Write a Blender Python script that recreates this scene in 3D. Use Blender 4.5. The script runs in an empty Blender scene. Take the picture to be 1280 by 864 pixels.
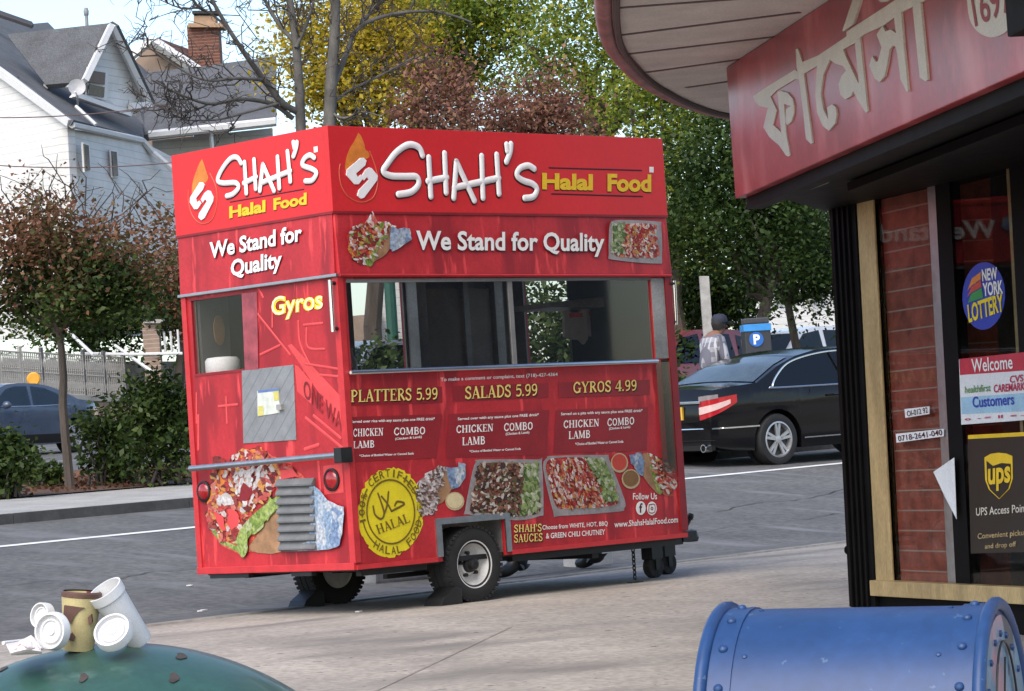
import bpy, bmesh, math, random
import numpy as np
from mathutils import Vector as V, Matrix

random.seed(7); rng = np.random.default_rng(7)
SC = bpy.context.scene
COL = SC.collection
R = math.radians

# ------------------------------------------------------------------ camera
CF, YAW, PITCH, ROLL = 3697.615, 0.7984, 0.0368, -0.0664
CAM = V((-12.0916, -13.9256, 0.6498))
fw = V((math.cos(PITCH)*math.cos(YAW), math.cos(PITCH)*math.sin(YAW), math.sin(PITCH)))
rt = V((math.sin(YAW), -math.cos(YAW), 0)); up = rt.cross(fw)
rt, up = (rt*math.cos(ROLL)+up*math.sin(ROLL)), (up*math.cos(ROLL)-rt*math.sin(ROLL))
cd = bpy.data.cameras.new('camera'); cam = bpy.data.objects.new('camera', cd); COL.objects.link(cam)
cam.matrix_world = Matrix(((rt.x, up.x, -fw.x, CAM.x), (rt.y, up.y, -fw.y, CAM.y), (rt.z, up.z, -fw.z, CAM.z), (0, 0, 0, 1)))
cd.sensor_width = 36; cd.lens = CF/1280*36; cd.clip_start = 0.1; cd.clip_end = 3000
SC.camera = cam

# ------------------------------------------------------------------ sky, sun, exposure
SUN_EL, SUN_AZ = R(48), R(200)          # direction towards the sun, angle from +X
w = bpy.data.worlds.new('World'); SC.world = w; w.use_nodes = True
nt = w.node_tree; bg = nt.nodes['Background']
sky = nt.nodes.new('ShaderNodeTexSky'); sky.sky_type = 'NISHITA'; sky.sun_disc = False
sky.sun_elevation = SUN_EL; sky.sun_rotation = math.pi/2-SUN_AZ
sky.air_density = 1.0; sky.dust_density = 1.6; sky.ozone_density = 1.0
nt.links.new(sky.outputs[0], bg.inputs[0]); bg.inputs[1].default_value = 0.115
sl = bpy.data.lights.new('sun', 'SUN'); sl.energy = 1.3; sl.angle = R(55); sl.color = (1, .90, .76)
so = bpy.data.objects.new('sun', sl); COL.objects.link(so)
sd = V((math.cos(SUN_EL)*math.cos(SUN_AZ), math.cos(SUN_EL)*math.sin(SUN_AZ), math.sin(SUN_EL)))
so.rotation_euler = sd.to_track_quat('Z', 'Y').to_euler(); so.location = (0, 0, 30)
SC.view_settings.view_transform = 'Standard'; SC.view_settings.look = 'None'
SC.view_settings.exposure = 1.42; SC.view_settings.gamma = 1; SC.view_settings.use_curve_mapping = False
SC.cycles.max_bounces = 8; SC.cycles.transparent_max_bounces = 24

# ------------------------------------------------------------------ measuring helpers (the photo's survey camera)
def ray(x, y): return fw + rt*((x-640)/CF) - up*((y-432)/CF)
def D(x, y, t): return CAM + ray(x, y)*t
def onpl(x, y, n, p):
    d = ray(x, y); return CAM + d*(((V(p)-CAM).dot(V(n)))/d.dot(V(n)))
def S(x, y, k=0): return onpl(x, y, (0, 1, 0), (0, -k, 0))       # cart side
def E(x, y, k=0): return onpl(x, y, (1, 0, 0), (-k, 0, 0))       # cart end
TH = R(7.2); EX = V((math.cos(TH), math.sin(TH), 0)); NX = V((-math.sin(TH), math.cos(TH), 0))
KQ = [-40, -14, -.8, 2.2, 7.0, 9.4, 40, 75, 110, 200]; KZ = [-1.6, -.98, -.285, -.285, .10, .25, 1.35, 2.6, 3.2, 4.0]
def gz_qs(q, s): return float(np.interp(q, KQ, KZ)) + .0094*min(max(s, -20), 40)*min(max((q-2.2)/5, 0), 1)
def gz(x, y):
    p = V((x, y, 0)); return gz_qs(p.dot(NX), p.dot(EX))
def qs(q, s, dz=0):
    p = NX*q + EX*s; return V((p.x, p.y, gz_qs(q, s)+dz))
def G(x, y, add=0):
    d = ray(x, y); t = 3.0
    while t < 150:
        p = CAM + d*t
        if p.z < gz(p.x, p.y)+add: return p
        t += .02
    return CAM + d*80
WA = R(64); WD = V((math.cos(WA), math.sin(WA), 0)); WN = V((-math.sin(WA), math.cos(WA), 0)); WP = V((1.6, -2.6, 0))
GA = R(54); GD = V((math.cos(GA), math.sin(GA), 0)); GN = V((-math.sin(GA), math.cos(GA), 0)); GP = V((.08, -3.256, 0))
def Wl(x, y, k=0): return onpl(x, y, WN+V((0, 0, .021)), WP+WN*k+V((0, 0, -.3)))
def Sg(x, y, k=0): return onpl(x, y, GN, GP+GN*k)
def ws(x, k=0, y=600): return (Wl(x, y, k)-WP).dot(WD)
def z3(f, k, ox, oy, s): return lambda pts: [f(ox+a/s, oy+b/s, k) for a, b in pts]

# ------------------------------------------------------------------ materials
def M(name, rgb, rough=.6, metal=0, var=.12, scale=6, bump=0, bscale=60, spec=.5, coat=0, fine=.06, stretch=None):
    m = bpy.data.materials.new(name); m.use_nodes = True; n = m.node_tree.nodes; l = m.node_tree.links
    b = n['Principled BSDF']; b.inputs['Roughness'].default_value = rough; b.inputs['Metallic'].default_value = metal
    b.inputs['Specular IOR Level'].default_value = spec; b.inputs['Coat Weight'].default_value = coat
    tc = n.new('ShaderNodeTexCoord'); co = tc.outputs['Object']
    if stretch:
        mp = n.new('ShaderNodeMapping'); mp.inputs['Scale'].default_value = stretch; l.new(co, mp.inputs[0]); co = mp.outputs[0]
    nz = n.new('ShaderNodeTexNoise'); nz.inputs['Scale'].default_value = scale; nz.inputs['Detail'].default_value = 6
    nz.inputs['Roughness'].default_value = .65; l.new(co, nz.inputs['Vector'])
    cr = n.new('ShaderNodeValToRGB'); l.new(nz.outputs[0], cr.inputs[0])
    lo = [c*(1-var*1.6) for c in rgb]; hi = [min(1, c*(1+var)) for c in rgb]
    cr.color_ramp.elements[0].position = .3; cr.color_ramp.elements[1].position = .7
    cr.color_ramp.elements[0].color = (*lo, 1); cr.color_ramp.elements[1].color = (*hi, 1)
    out = cr.outputs[0]
    if fine:
        n2 = n.new('ShaderNodeTexNoise'); n2.inputs['Scale'].default_value = scale*22; n2.inputs['Detail'].default_value = 3; l.new(co, n2.inputs['Vector'])
        mx = n.new('ShaderNodeMix'); mx.data_type = 'RGBA'; mx.blend_type = 'MULTIPLY'; mx.inputs[0].default_value = 1
        c2 = n.new('ShaderNodeValToRGB'); c2.color_ramp.elements[0].position = .35; c2.color_ramp.elements[1].position = .65
        c2.color_ramp.elements[0].color = (1-fine*3,)*3+(1,); c2.color_ramp.elements[1].color = (1, 1, 1, 1)
        l.new(n2.outputs[0], c2.inputs[0]); l.new(out, mx.inputs[6]); l.new(c2.outputs[0], mx.inputs[7]); out = mx.outputs[2]
    l.new(out, b.inputs['Base Color'])
    rr = n.new('ShaderNodeMapRange'); rr.inputs[3].default_value = max(0, rough-.08); rr.inputs[4].default_value = min(1, rough+.1)
    l.new(nz.outputs[0], rr.inputs[0]); l.new(rr.outputs[0], b.inputs['Roughness'])
    if bump:
        n3 = n.new('ShaderNodeTexNoise'); n3.inputs['Scale'].default_value = bscale; n3.inputs['Detail'].default_value = 5; l.new(co, n3.inputs['Vector'])
        bp = n.new('ShaderNodeBump'); bp.inputs['Strength'].default_value = bump; bp.inputs['Distance'].default_value = .02
        l.new(n3.outputs[0], bp.inputs['Height']); l.new(bp.outputs[0], b.inputs['Normal'])
    m['out'] = 0
    return m

def base_link(m): 
    b = m.node_tree.nodes['Principled BSDF']; return b, b.inputs['Base Color'].links[0].from_socket

def blend_over(m, fac_build, rgb):
    """mix colour rgb over the material where fac_build(nodes, links) says"""
    n, l = m.node_tree.nodes, m.node_tree.links; b, src = base_link(m)
    fac = fac_build(n, l); mx = n.new('ShaderNodeMix'); mx.data_type = 'RGBA'
    l.new(fac, mx.inputs[0]); l.new(src, mx.inputs[6]); mx.inputs[7].default_value = (*rgb, 1); l.new(mx.outputs[2], b.inputs['Base Color'])
    return m

def noise_fac(scale, lo, hi, stretch=(1, 1, 1), detail=5, rot=(0, 0, 0), off=(0, 0, 0)):
    def f(n, l):
        tc = n.new('ShaderNodeTexCoord'); mp = n.new('ShaderNodeMapping'); mp.inputs['Scale'].default_value = stretch; mp.inputs['Rotation'].default_value = rot
        mp.inputs['Location'].default_value = off
        l.new(tc.outputs['Object'], mp.inputs[0]); nz = n.new('ShaderNodeTexNoise'); nz.inputs['Scale'].default_value = scale; nz.inputs['Detail'].default_value = detail
        l.new(mp.outputs[0], nz.inputs['Vector']); r = n.new('ShaderNodeMapRange'); r.inputs[1].default_value = lo; r.inputs[2].default_value = hi
        l.new(nz.outputs[0], r.inputs[0]); return r.outputs[0]
    return f

def line_fac(axis, period, width, rot=(0, 0, 0)):
    def f(n, l):
        tc = n.new('ShaderNodeTexCoord'); mp = n.new('ShaderNodeMapping'); mp.inputs['Rotation'].default_value = rot; l.new(tc.outputs['Object'], mp.inputs[0])
        sp = n.new('ShaderNodeSeparateXYZ'); l.new(mp.outputs[0], sp.inputs[0])
        dv = n.new('ShaderNodeMath'); dv.operation = 'DIVIDE'; dv.inputs[1].default_value = period; l.new(sp.outputs[axis], dv.inputs[0])
        fr = n.new('ShaderNodeMath'); fr.operation = 'FRACT'; l.new(dv.outputs[0], fr.inputs[0])
        lt = n.new('ShaderNodeMath'); lt.operation = 'LESS_THAN'; lt.inputs[1].default_value = width; l.new(fr.outputs[0], lt.inputs[0]); return lt.outputs[0]
    return f

def food(name, palette, scale, rough=.5):
    m = bpy.data.materials.new(name); m.use_nodes = True; n = m.node_tree.nodes; l = m.node_tree.links
    b = n['Principled BSDF']; b.inputs['Roughness'].default_value = rough
    tc = n.new('ShaderNodeTexCoord'); nz = n.new('ShaderNodeTexNoise'); nz.inputs['Scale'].default_value = scale*.6; l.new(tc.outputs['Object'], nz.inputs['Vector'])
    ad = n.new('ShaderNodeMix'); ad.data_type = 'RGBA'; ad.blend_type = 'LINEAR_LIGHT'; ad.inputs[0].default_value = 1.6/scale
    l.new(tc.outputs['Object'], ad.inputs[6]); l.new(nz.outputs['Color'], ad.inputs[7])
    mp = n.new('ShaderNodeMapping'); mp.inputs['Rotation'].default_value = (0, .6, 0); mp.inputs['Scale'].default_value = (1, 1, .55); l.new(ad.outputs[2], mp.inputs[0])
    vo = n.new('ShaderNodeTexVoronoi'); vo.inputs['Scale'].default_value = scale; l.new(mp.outputs[0], vo.inputs['Vector'])
    sp = n.new('ShaderNodeSeparateColor'); l.new(vo.outputs['Color'], sp.inputs[0])
    cr = n.new('ShaderNodeValToRGB'); cr.color_ramp.interpolation = 'CONSTANT'
    els = cr.color_ramp.elements
    while len(els) < len(palette): els.new(.5)
    for i, c in enumerate(palette): els[i].position = i/len(palette); els[i].color = (*c, 1)
    l.new(sp.outputs[0], cr.inputs[0])
    n2 = n.new('ShaderNodeTexNoise'); n2.inputs['Scale'].default_value = scale*3; l.new(tc.outputs['Object'], n2.inputs['Vector'])
    mr = n.new('ShaderNodeMapRange'); mr.inputs[1].default_value = .3; mr.inputs[2].default_value = .7; mr.inputs[3].default_value = .45; mr.inputs[4].default_value = 1.15; l.new(n2.outputs[0], mr.inputs[0])
    mx = n.new('ShaderNodeMix'); mx.data_type = 'RGBA'; mx.blend_type = 'MULTIPLY'; mx.inputs[0].default_value = 1
    l.new(cr.outputs[0], mx.inputs[6]); l.new(mr.outputs[0], mx.inputs[7]); l.new(mx.outputs[2], b.inputs['Base Color'])
    return m

def leafmat(name, cols, trans=.3):
    m = bpy.data.materials.new(name); m.use_nodes = True; n = m.node_tree.nodes; l = m.node_tree.links
    for x in list(n): n.remove(x)
    o = n.new('ShaderNodeOutputMaterial'); g = n.new('ShaderNodeNewGeometry'); cr = n.new('ShaderNodeValToRGB')
    tc = n.new('ShaderNodeTexCoord'); nz = n.new('ShaderNodeTexNoise'); nz.inputs['Scale'].default_value = 1.1; l.new(tc.outputs['Object'], nz.inputs['Vector'])
    ma = n.new('ShaderNodeMath'); ma.operation = 'MULTIPLY_ADD'; ma.inputs[1].default_value = .55; l.new(g.outputs['Random Per Island'], ma.inputs[0])
    mb = n.new('ShaderNodeMapRange'); mb.inputs[1].default_value = .3; mb.inputs[2].default_value = .7; mb.inputs[4].default_value = .45; l.new(nz.outputs[0], mb.inputs[0])
    l.new(mb.outputs[0], ma.inputs[2]); l.new(ma.outputs[0], cr.inputs[0])
    els = cr.color_ramp.elements
    while len(els) < len(cols): els.new(.5)
    for i, c in enumerate(cols): els[i].position = i/max(1, len(cols)-1); els[i].color = (*c, 1)
    d = n.new('ShaderNodeBsdfDiffuse'); t = n.new('ShaderNodeBsdfTranslucent'); gl = n.new('ShaderNodeBsdfGlossy'); gl.inputs['Roughness'].default_value = .45
    l.new(cr.outputs[0], d.inputs[0]); l.new(cr.outputs[0], t.inputs[0])
    a = n.new('ShaderNodeMixShader'); a.inputs[0].default_value = trans; l.new(d.outputs[0], a.inputs[1]); l.new(t.outputs[0], a.inputs[2])
    b = n.new('ShaderNodeMixShader'); b.inputs[0].default_value = .018; l.new(a.outputs[0], b.inputs[1]); l.new(gl.outputs[0], b.inputs[2]); l.new(b.outputs[0], o.inputs[0])
    return m

def glass(name, tint=(.8, .82, .82), refl=.08, rough=.02):
    m = bpy.data.materials.new(name); m.use_nodes = True; n = m.node_tree.nodes; l = m.node_tree.links
    for x in list(n): n.remove(x)
    o = n.new('ShaderNodeOutputMaterial'); t = n.new('ShaderNodeBsdfTransparent'); t.inputs[0].default_value = (*tint, 1)
    g = n.new('ShaderNodeBsdfGlossy'); g.inputs['Roughness'].default_value = rough
    lw = n.new('ShaderNodeLayerWeight'); lw.inputs[0].default_value = .25
    mr = n.new('ShaderNodeMapRange'); mr.inputs[3].default_value = refl*.5; mr.inputs[4].default_value = min(1, refl*5); l.new(lw.outputs['Fresnel'], mr.inputs[0])
    x = n.new('ShaderNodeMixShader'); l.new(mr.outputs[0], x.inputs[0]); l.new(t.outputs[0], x.inputs[1]); l.new(g.outputs[0], x.inputs[2]); l.new(x.outputs[0], o.inputs[0])
    return m

# ------------------------------------------------------------------ mesh building
class MB:
    def __init__(s): s.v = []; s.f = []; s.m = []; s.cur = 0
    def add(s, vs, fs):
        o = len(s.v); s.v += [V(p) for p in vs]; s.f += [tuple(i+o for i in f) for f in fs]; s.m += [s.cur]*len(fs); return s
    def box(s, a, b):
        x0, y0, z0 = a; x1, y1, z1 = b
        x0, x1 = sorted((x0, x1)); y0, y1 = sorted((y0, y1)); z0, z1 = sorted((z0, z1))
        return s.add([(x0,y0,z0),(x1,y0,z0),(x1,y1,z0),(x0,y1,z0),(x0,y0,z1),(x1,y0,z1),(x1,y1,z1),(x0,y1,z1)],
                     [(0,3,2,1),(4,5,6,7),(0,1,5,4),(1,2,6,5),(2,3,7,6),(3,0,4,7)])
    def obox(s, o, ax, ay, az):                       # corner and three edge vectors
        o, ax, ay, az = map(V, (o, ax, ay, az))
        p = [o, o+ax, o+ax+ay, o+ay]; p += [q+az for q in p]
        fs = [(0,3,2,1),(4,5,6,7),(0,1,5,4),(1,2,6,5),(2,3,7,6),(3,0,4,7)]
        if ax.cross(ay).dot(az) < 0: fs = [f[::-1] for f in fs]
        return s.add(p, fs)
    def poly(s, pts): return s.add(pts, [tuple(range(len(pts)))])
    def prism(s, pts, ext):
        n = len(pts); e = V(ext); pts = [V(p) for p in pts]
        return s.add(pts+[p+e for p in pts], [tuple(range(n))[::-1], tuple(range(n, 2*n))]+[(i, (i+1) % n, n+(i+1) % n, n+i) for i in range(n)])
    def tube(s, path, rad, n=8, flat=None, cap=True):   # flat=(normal, half thickness): ribbon-like section
        path = [V(p) for p in path]; k = len(path); rad = rad if isinstance(rad, (list, tuple)) else [rad]*k
        o = len(s.v); prev = None
        for i, p in enumerate(path):
            t = (path[min(i+1, k-1)]-path[max(i-1, 0)]).normalized()
            if flat: a = V(flat[0]).normalized(); b = t.cross(a).normalized()
            else:
                if prev is None: a = t.orthogonal().normalized()
                else: a = (prev - t*prev.dot(t)).normalized()
                b = t.cross(a); prev = a
            for j in range(n):
                w_ = 2*math.pi*j/n; h = flat[1] if flat else rad[i]
                s.v.append(p + a*math.cos(w_)*h + b*math.sin(w_)*rad[i])
        fs = []
        for i in range(k-1):
            for j in range(n):
                j2 = (j+1) % n; fs.append((o+i*n+j, o+i*n+j2, o+(i+1)*n+j2, o+(i+1)*n+j))
        if cap: fs += [tuple(o+j for j in range(n))[::-1], tuple(o+(k-1)*n+j for j in range(n))]
        s.f += fs; s.m += [s.cur]*len(fs); return s
    def lathe(s, prof, c, axis=(0, 0, 1), n=32, a0=0, a1=2*math.pi):   # prof: (radius, height) pairs
        axis = V(axis).normalized(); u = axis.orthogonal().normalized(); v = axis.cross(u); c = V(c); full = abs(a1-a0-2*math.pi) < 1e-6
        m = n if full else n+1; o = len(s.v)
        for r_, h in prof:
            for j in range(m):
                w_ = a0+(a1-a0)*j/n; s.v.append(c+axis*h+(u*math.cos(w_)+v*math.sin(w_))*r_)
        fs = []
        for i in range(len(prof)-1):
            for j in range(n):
                j2 = (j+1) % m; fs.append((o+i*m+j, o+i*m+j2, o+(i+1)*m+j2, o+(i+1)*m+j))
        s.f += fs; s.m += [s.cur]*len(fs); return s
    def ball(s, c, rad, n=10):
        c = V(c); rad = V(rad) if not isinstance(rad, (int, float)) else V((rad,)*3)
        o = len(s.v); rows = n//2+1
        for i in range(rows):
            a = math.pi*i/(rows-1)
            for j in range(n):
                b = 2*math.pi*j/n; s.v.append(c+V((rad.x*math.sin(a)*math.cos(b), rad.y*math.sin(a)*math.sin(b), rad.z*math.cos(a))))
        fs = []
        for i in range(rows-1):
            for j in range(n): fs.append((o+i*n+j, o+(i+1)*n+j, o+(i+1)*n+(j+1) % n, o+i*n+(j+1) % n))
        s.f += fs; s.m += [s.cur]*len(fs); return s
    def build(s, name, mat, parent=None, smooth=None, bevel=0, weld=False, label=None, local=False):
        off = V((0, 0, 0)); q = parent
        if not local:
            while q: off += q.location; q = q.parent
        me = bpy.data.meshes.new(name); me.from_pydata([p-off for p in s.v], [], s.f)
        for m_ in (mat if isinstance(mat, (list, tuple)) else [mat]): me.materials.append(m_)
        if isinstance(mat, (list, tuple)): me.polygons.foreach_set('material_index', s.m)
        bm = bmesh.new(); bm.from_mesh(me)
        if weld: bmesh.ops.remove_doubles(bm, verts=bm.verts, dist=1e-5)
        bmesh.ops.recalc_face_normals(bm, faces=bm.faces)
        if bevel: bmesh.ops.bevel(bm, geom=[e for e in bm.edges if e.calc_face_angle(0) > .6], offset=bevel, segments=2, profile=.7, affect='EDGES', clamp_overlap=True)
        bm.to_mesh(me); bm.free()
        if smooth is not None:
            me.polygons.foreach_set('use_smooth', [True]*len(me.polygons)); me.set_sharp_from_angle(angle=R(smooth))
        o = bpy.data.objects.new(name, me); COL.objects.link(o)
        if parent: o.parent = parent
        if label: o['label'] = label
        return o

def tag(o, label=None, cat=None, group=None, kind=None):
    if label: o['label'] = label
    if cat: o['category'] = cat
    if group: o['group'] = group
    if kind: o['kind'] = kind
    return o
def thing(name, label, cat, loc=(0, 0, 0), group=None, rz=0):
    o = bpy.data.objects.new(name, None); o.empty_display_size = .2; COL.objects.link(o); o.location = loc; o.rotation_euler = (0, 0, rz)
    return tag(o, label, cat, group)
def structure(name, mb, mat, **k): return tag(mb.build(name, mat, **k), kind='structure')
def copy_tree(o, parent=None):
    c = o.copy(); COL.objects.link(c)
    if parent: c.parent = parent
    for ch in [x for x in bpy.data.objects if x.parent == o]: copy_tree(ch, c)
    return c

def crom(pts, n=6):
    pts = [V(p) for p in pts]; out = []
    for i in range(len(pts)-1):
        p0, p1, p2, p3 = pts[max(i-1, 0)], pts[i], pts[i+1], pts[min(i+2, len(pts)-1)]
        for j in range(n):
            t = j/n; out.append(.5*((2*p1)+(p2-p0)*t+(2*p0-5*p1+4*p2-p3)*t*t+(3*p1-p0-3*p2+p3)*t**3))
    return out+[pts[-1]]

_tx = {}
def text2d(s, off=0.0, shear=0.0):
    key = (s, off, shear)
    if key in _tx: return _tx[key]
    cu = bpy.data.curves.new('lettering', 'FONT'); cu.body = s; cu.offset = off; cu.resolution_u = 3; cu.shear = shear
    o = bpy.data.objects.new('lettering', cu); COL.objects.link(o)
    dg = bpy.context.evaluated_depsgraph_get(); dg.update()
    me = bpy.data.meshes.new_from_object(o.evaluated_get(dg))
    vs = [(v.co.x, v.co.y) for v in me.vertices]; fs = [tuple(p.vertices) for p in me.polygons]
    bpy.data.objects.remove(o); bpy.data.curves.remove(cu); bpy.data.meshes.remove(me)
    x0 = min(v[0] for v in vs); x1 = max(v[0] for v in vs); y0 = min(v[1] for v in vs); y1 = max(v[1] for v in vs)
    r_ = ([((x-x0)/(x1-x0), (y-y0)/(y1-y0)) for x, y in vs], fs); _tx[key] = r_; return r_
def put_text(mb, s, bl, br, tl, off=0.0):
    bl, br, tl = V(bl), V(br), V(tl); vs, fs = text2d(s, off)
    mb.add([bl+(br-bl)*u+(tl-bl)*v for u, v in vs], fs)
def _c(*p): return [(q.x, q.y) for q in crom([V((a, b, 0)) for a, b in p], 5)]
def _st(x, y0=0, y1=1, top=1, bot=1, T=.19):
    r_ = [([(x, y0), (x, y1)], T)]
    if bot: r_.append(([(x-.17, y0+.03), (x+.17, y0+.03)], .06))
    if top: r_.append(([(x-.17, y1-.03), (x+.17, y1-.03)], .06))
    return r_
def _ln(a, b, w_): return [([a, b], w_)]
SERIF = {
 'P': (.78, _st(.22)+[(_c((.22,.95),(.48,.95),(.68,.74),(.48,.5),(.22,.48)), .12)]), 'L': (.78, _st(.22)+_ln((.22,.035),(.74,.035),.07)+_ln((.71,0),(.71,.26),.06)),
 'A': (.86, _ln((.12,0),(.43,1),.09)+_ln((.40,1),(.74,0),.19)+_ln((.2,.32),(.62,.32),.07)+_ln((0,.03),(.26,.03),.06)+_ln((.56,.03),(.88,.03),.06)),
 'T': (.82, _st(.41,top=0)+_ln((.03,.96),(.79,.96),.08)+_ln((.05,1),(.05,.76),.06)+_ln((.77,1),(.77,.76),.06)), 'E': (.78, _st(.22)+_ln((.22,.965),(.7,.965),.07)+_ln((.22,.52),(.55,.52),.07)+_ln((.22,.035),(.74,.035),.07)+_ln((.68,1),(.68,.76),.06)+_ln((.71,0),(.71,.26),.06)+_ln((.54,.64),(.54,.4),.05)),
 'R': (.86, _st(.22)+[(_c((.22,.95),(.48,.95),(.66,.75),(.48,.53),(.22,.50)), .12)]+_ln((.42,.5),(.78,.02),.18)), 'S': (.72, [(_c((.6,.76),(.5,.94),(.3,.95),(.13,.78),(.22,.6),(.5,.44),(.6,.24),(.48,.06),(.26,.05),(.08,.24)), .15)]+_ln((.62,.98),(.62,.7),.05)+_ln((.07,.02),(.07,.3),.05)),
 'D': (.88, _st(.22)+[(_c((.22,.955),(.5,.94),(.74,.7),(.76,.5),(.74,.3),(.5,.06),(.22,.045)), .14)]), 'G': (.9, [(_c((.72,.74),(.56,.93),(.38,.94),(.15,.7),(.14,.3),(.36,.06),(.56,.07),(.7,.2)), .15)]+_st(.72,.03,.45,bot=0,T=.16)+_ln((.74,.98),(.74,.7),.05)),
 'Y': (.84, _ln((.12,1),(.42,.46),.18)+_ln((.74,1),(.44,.46),.09)+_st(.42,0,.5,top=0)+_ln((-.02,.97),(.28,.97),.06)+_ln((.6,.97),(.88,.97),.06)), 'O': (.88, [(_c((.44,.95),(.2,.8),(.14,.5),(.2,.2),(.44,.05),(.68,.2),(.74,.5),(.68,.8),(.44,.95)), .15)]),
 'C': (.84, [(_c((.72,.74),(.56,.93),(.38,.94),(.16,.7),(.14,.3),(.36,.06),(.56,.07),(.74,.28)), .15)]+_ln((.74,.98),(.74,.7),.05)), 'H': (1.0, _st(.22)+_st(.76)+_ln((.22,.5),(.76,.5),.07)), 'I': (.46, _st(.23)), 'K': (.92, _st(.22)+_ln((.24,.42),(.74,.98),.09)+_ln((.38,.58),(.78,.02),.19)+_ln((.6,.97),(.88,.97),.06)+_ln((.62,.03),(.94,.03),.06)),
 'N': (.96, _st(.18,T=.09)+_st(.76,T=.09,bot=0)+_ln((.18,.98),(.74,.02),.19)), 'M': (1.14, _st(.18,T=.09)+_st(.93,T=.19)+_ln((.22,.98),(.54,.06),.17)+_ln((.54,.06),(.9,.98),.09)), 'B': (.84, _st(.22)+[(_c((.22,.955),(.5,.94),(.64,.76),(.5,.56),(.22,.53)), .12), (_c((.22,.53),(.54,.5),(.7,.28),(.54,.06),(.22,.045)), .13)]),
 'U': (.92, _st(.22,.25,1,bot=0)+_st(.72,.25,1,bot=0,T=.1)+[(_c((.22,.3),(.28,.1),(.46,.04),(.64,.1),(.72,.3)), .12)]),
 '5': (.68, _ln((.18,.93),(.6,.93),.14)+_ln((.18,.95),(.14,.52),.07)+[(_c((.14,.54),(.36,.62),(.56,.5),(.58,.24),(.4,.05),(.1,.1)), .14)]), '9': (.7, [(_c((.36,.95),(.16,.84),(.13,.66),(.2,.48),(.36,.42),(.5,.5),(.57,.68),(.5,.88),(.36,.95)), .13), (_c((.58,.66),(.56,.34),(.42,.1),(.16,.05)), .13)]),
 '4': (.76, _ln((.5,1),(.06,.3),.07)+_ln((.04,.28),(.74,.28),.09)+_st(.52,0,1,top=0,T=.18)), '.': (.3, _ln((.13,0),(.13,.16),.16)), ' ': (.42, []), "'": (.26, _ln((.12,1),(.10,.68),.12))}
def put_serif(mb, s, bl, br, tl, grow=0.0):
    bl, br, tl = V(bl), V(br), V(tl); ex, ey = br-bl, tl-bl; n_ = ex.cross(ey).normalized(); n_ = n_ if n_.dot(fw) < 0 else -n_
    tot = sum(SERIF[c][0] for c in s); x0 = 0; q = 0; asp = ey.length/(ex.length/tot)
    for c in s:
        for pts, w_ in SERIF[c][1]:
            w_ += grow; vs = []; m = len(pts); q += 1
            for i in range(m):
                a, b = pts[max(i-1, 0)], pts[min(i+1, m-1)]; d = math.hypot(b[0]-a[0], b[1]-a[1]) or 1; nx, ny = -(b[1]-a[1])/d, (b[0]-a[0])/d
                for sg in (-.5, .5): vs.append(bl+ex*((x0+pts[i][0]+nx*w_*sg)/tot)+ey*(pts[i][1]+ny*w_*sg*(1.0))+n_*(.00005*q))
            mb.add(vs, [(2*i, 2*i+2, 2*i+3, 2*i+1) for i in range(m-1)])
        x0 += SERIF[c][0]
def arc_text(mb, s, c, ax, ay, rad, a0, a1, h, inward=False, off=.01):
    """letters round a circle in the plane (ax, ay); a0..a1 in degrees"""
    c, ax, ay = V(c), V(ax), V(ay)
    for i, ch in enumerate(s):
        if ch == ' ': continue
        a = R(a0+(a1-a0)*(i+.5)/len(s)); rd = ax*math.cos(a)+ay*math.sin(a); tn = ax*-math.sin(a)+ay*math.cos(a)
        u_, v_ = (tn, -rd) if inward else (-tn, rd)
        p = c+rd*rad; wv = u_*(h*(.28 if ch in 'I1' else .8)); hv = v_*h
        put_text(mb, ch, p-wv*.5-hv*.5, p+wv*.5-hv*.5, p-wv*.5+hv*.5, off)

def ell(c, ax, ay, n=28, jit=0):
    c, ax, ay = V(c), V(ax), V(ay)
    return [c+ax*math.cos(2*math.pi*i/n)*(1+random.uniform(-jit, jit))+ay*math.sin(2*math.pi*i/n)*(1+random.uniform(-jit, jit)) for i in range(n)]
# ------------------------------------------------------------------ shared materials
m_asph = M('asphalt', (.125, .122, .118), .85, var=.2, scale=.7, bump=.25, bscale=160, fine=.14)
blend_over(m_asph, noise_fac(2.2, .56, .75, (1, .25, 1), 6, (0, 0, -TH)), (.16, .16, .163))
m_conc = M('sidewalk concrete', (.38, .34, .295), .9, var=.16, scale=1.1, bump=.2, bscale=90, fine=.1)
blend_over(m_conc, noise_fac(1.6, .52, .7, (.35, 1, 1), 6, (0, 0, -TH)), (.17, .155, .14))
blend_over(m_conc, noise_fac(14, .66, .7), (.1, .09, .085))
m_conc2 = M('pale concrete', (.36, .35, .33), .9, var=.15, scale=2.0, bump=.15, bscale=60, fine=.08)
m_kerb = M('kerb stone', (.085, .082, .078), .9, var=.3, scale=3)
m_paint = M('road paint', (.75, .75, .73), .7, var=.12, scale=6)
m_mulch = M('leaf litter', (.14, .075, .045), .95, var=.45, scale=5, bump=.8, bscale=30, fine=.25)
m_soil = M('grassy ground', (.07, .075, .04), .95, var=.35, scale=3, bump=.5, bscale=30)
m_black = M('black steel', (.012, .012, .013), .45, var=.3, scale=10)
m_rubber = M('tyre rubber', (.016, .016, .017), .8, var=.25, scale=14, bump=.1, bscale=80)
m_alu = M('brushed aluminium', (.55, .56, .57), .38, 1, var=.08, scale=20)
m_chrome = M('chrome', (.75, .76, .78), .18, 1, var=.05, scale=10)
m_white = M('white paint', (.78, .78, .76), .5, var=.06, scale=8)
m_dark = M('dark interior', (.02, .02, .022), .7, var=.3, scale=4)

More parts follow.
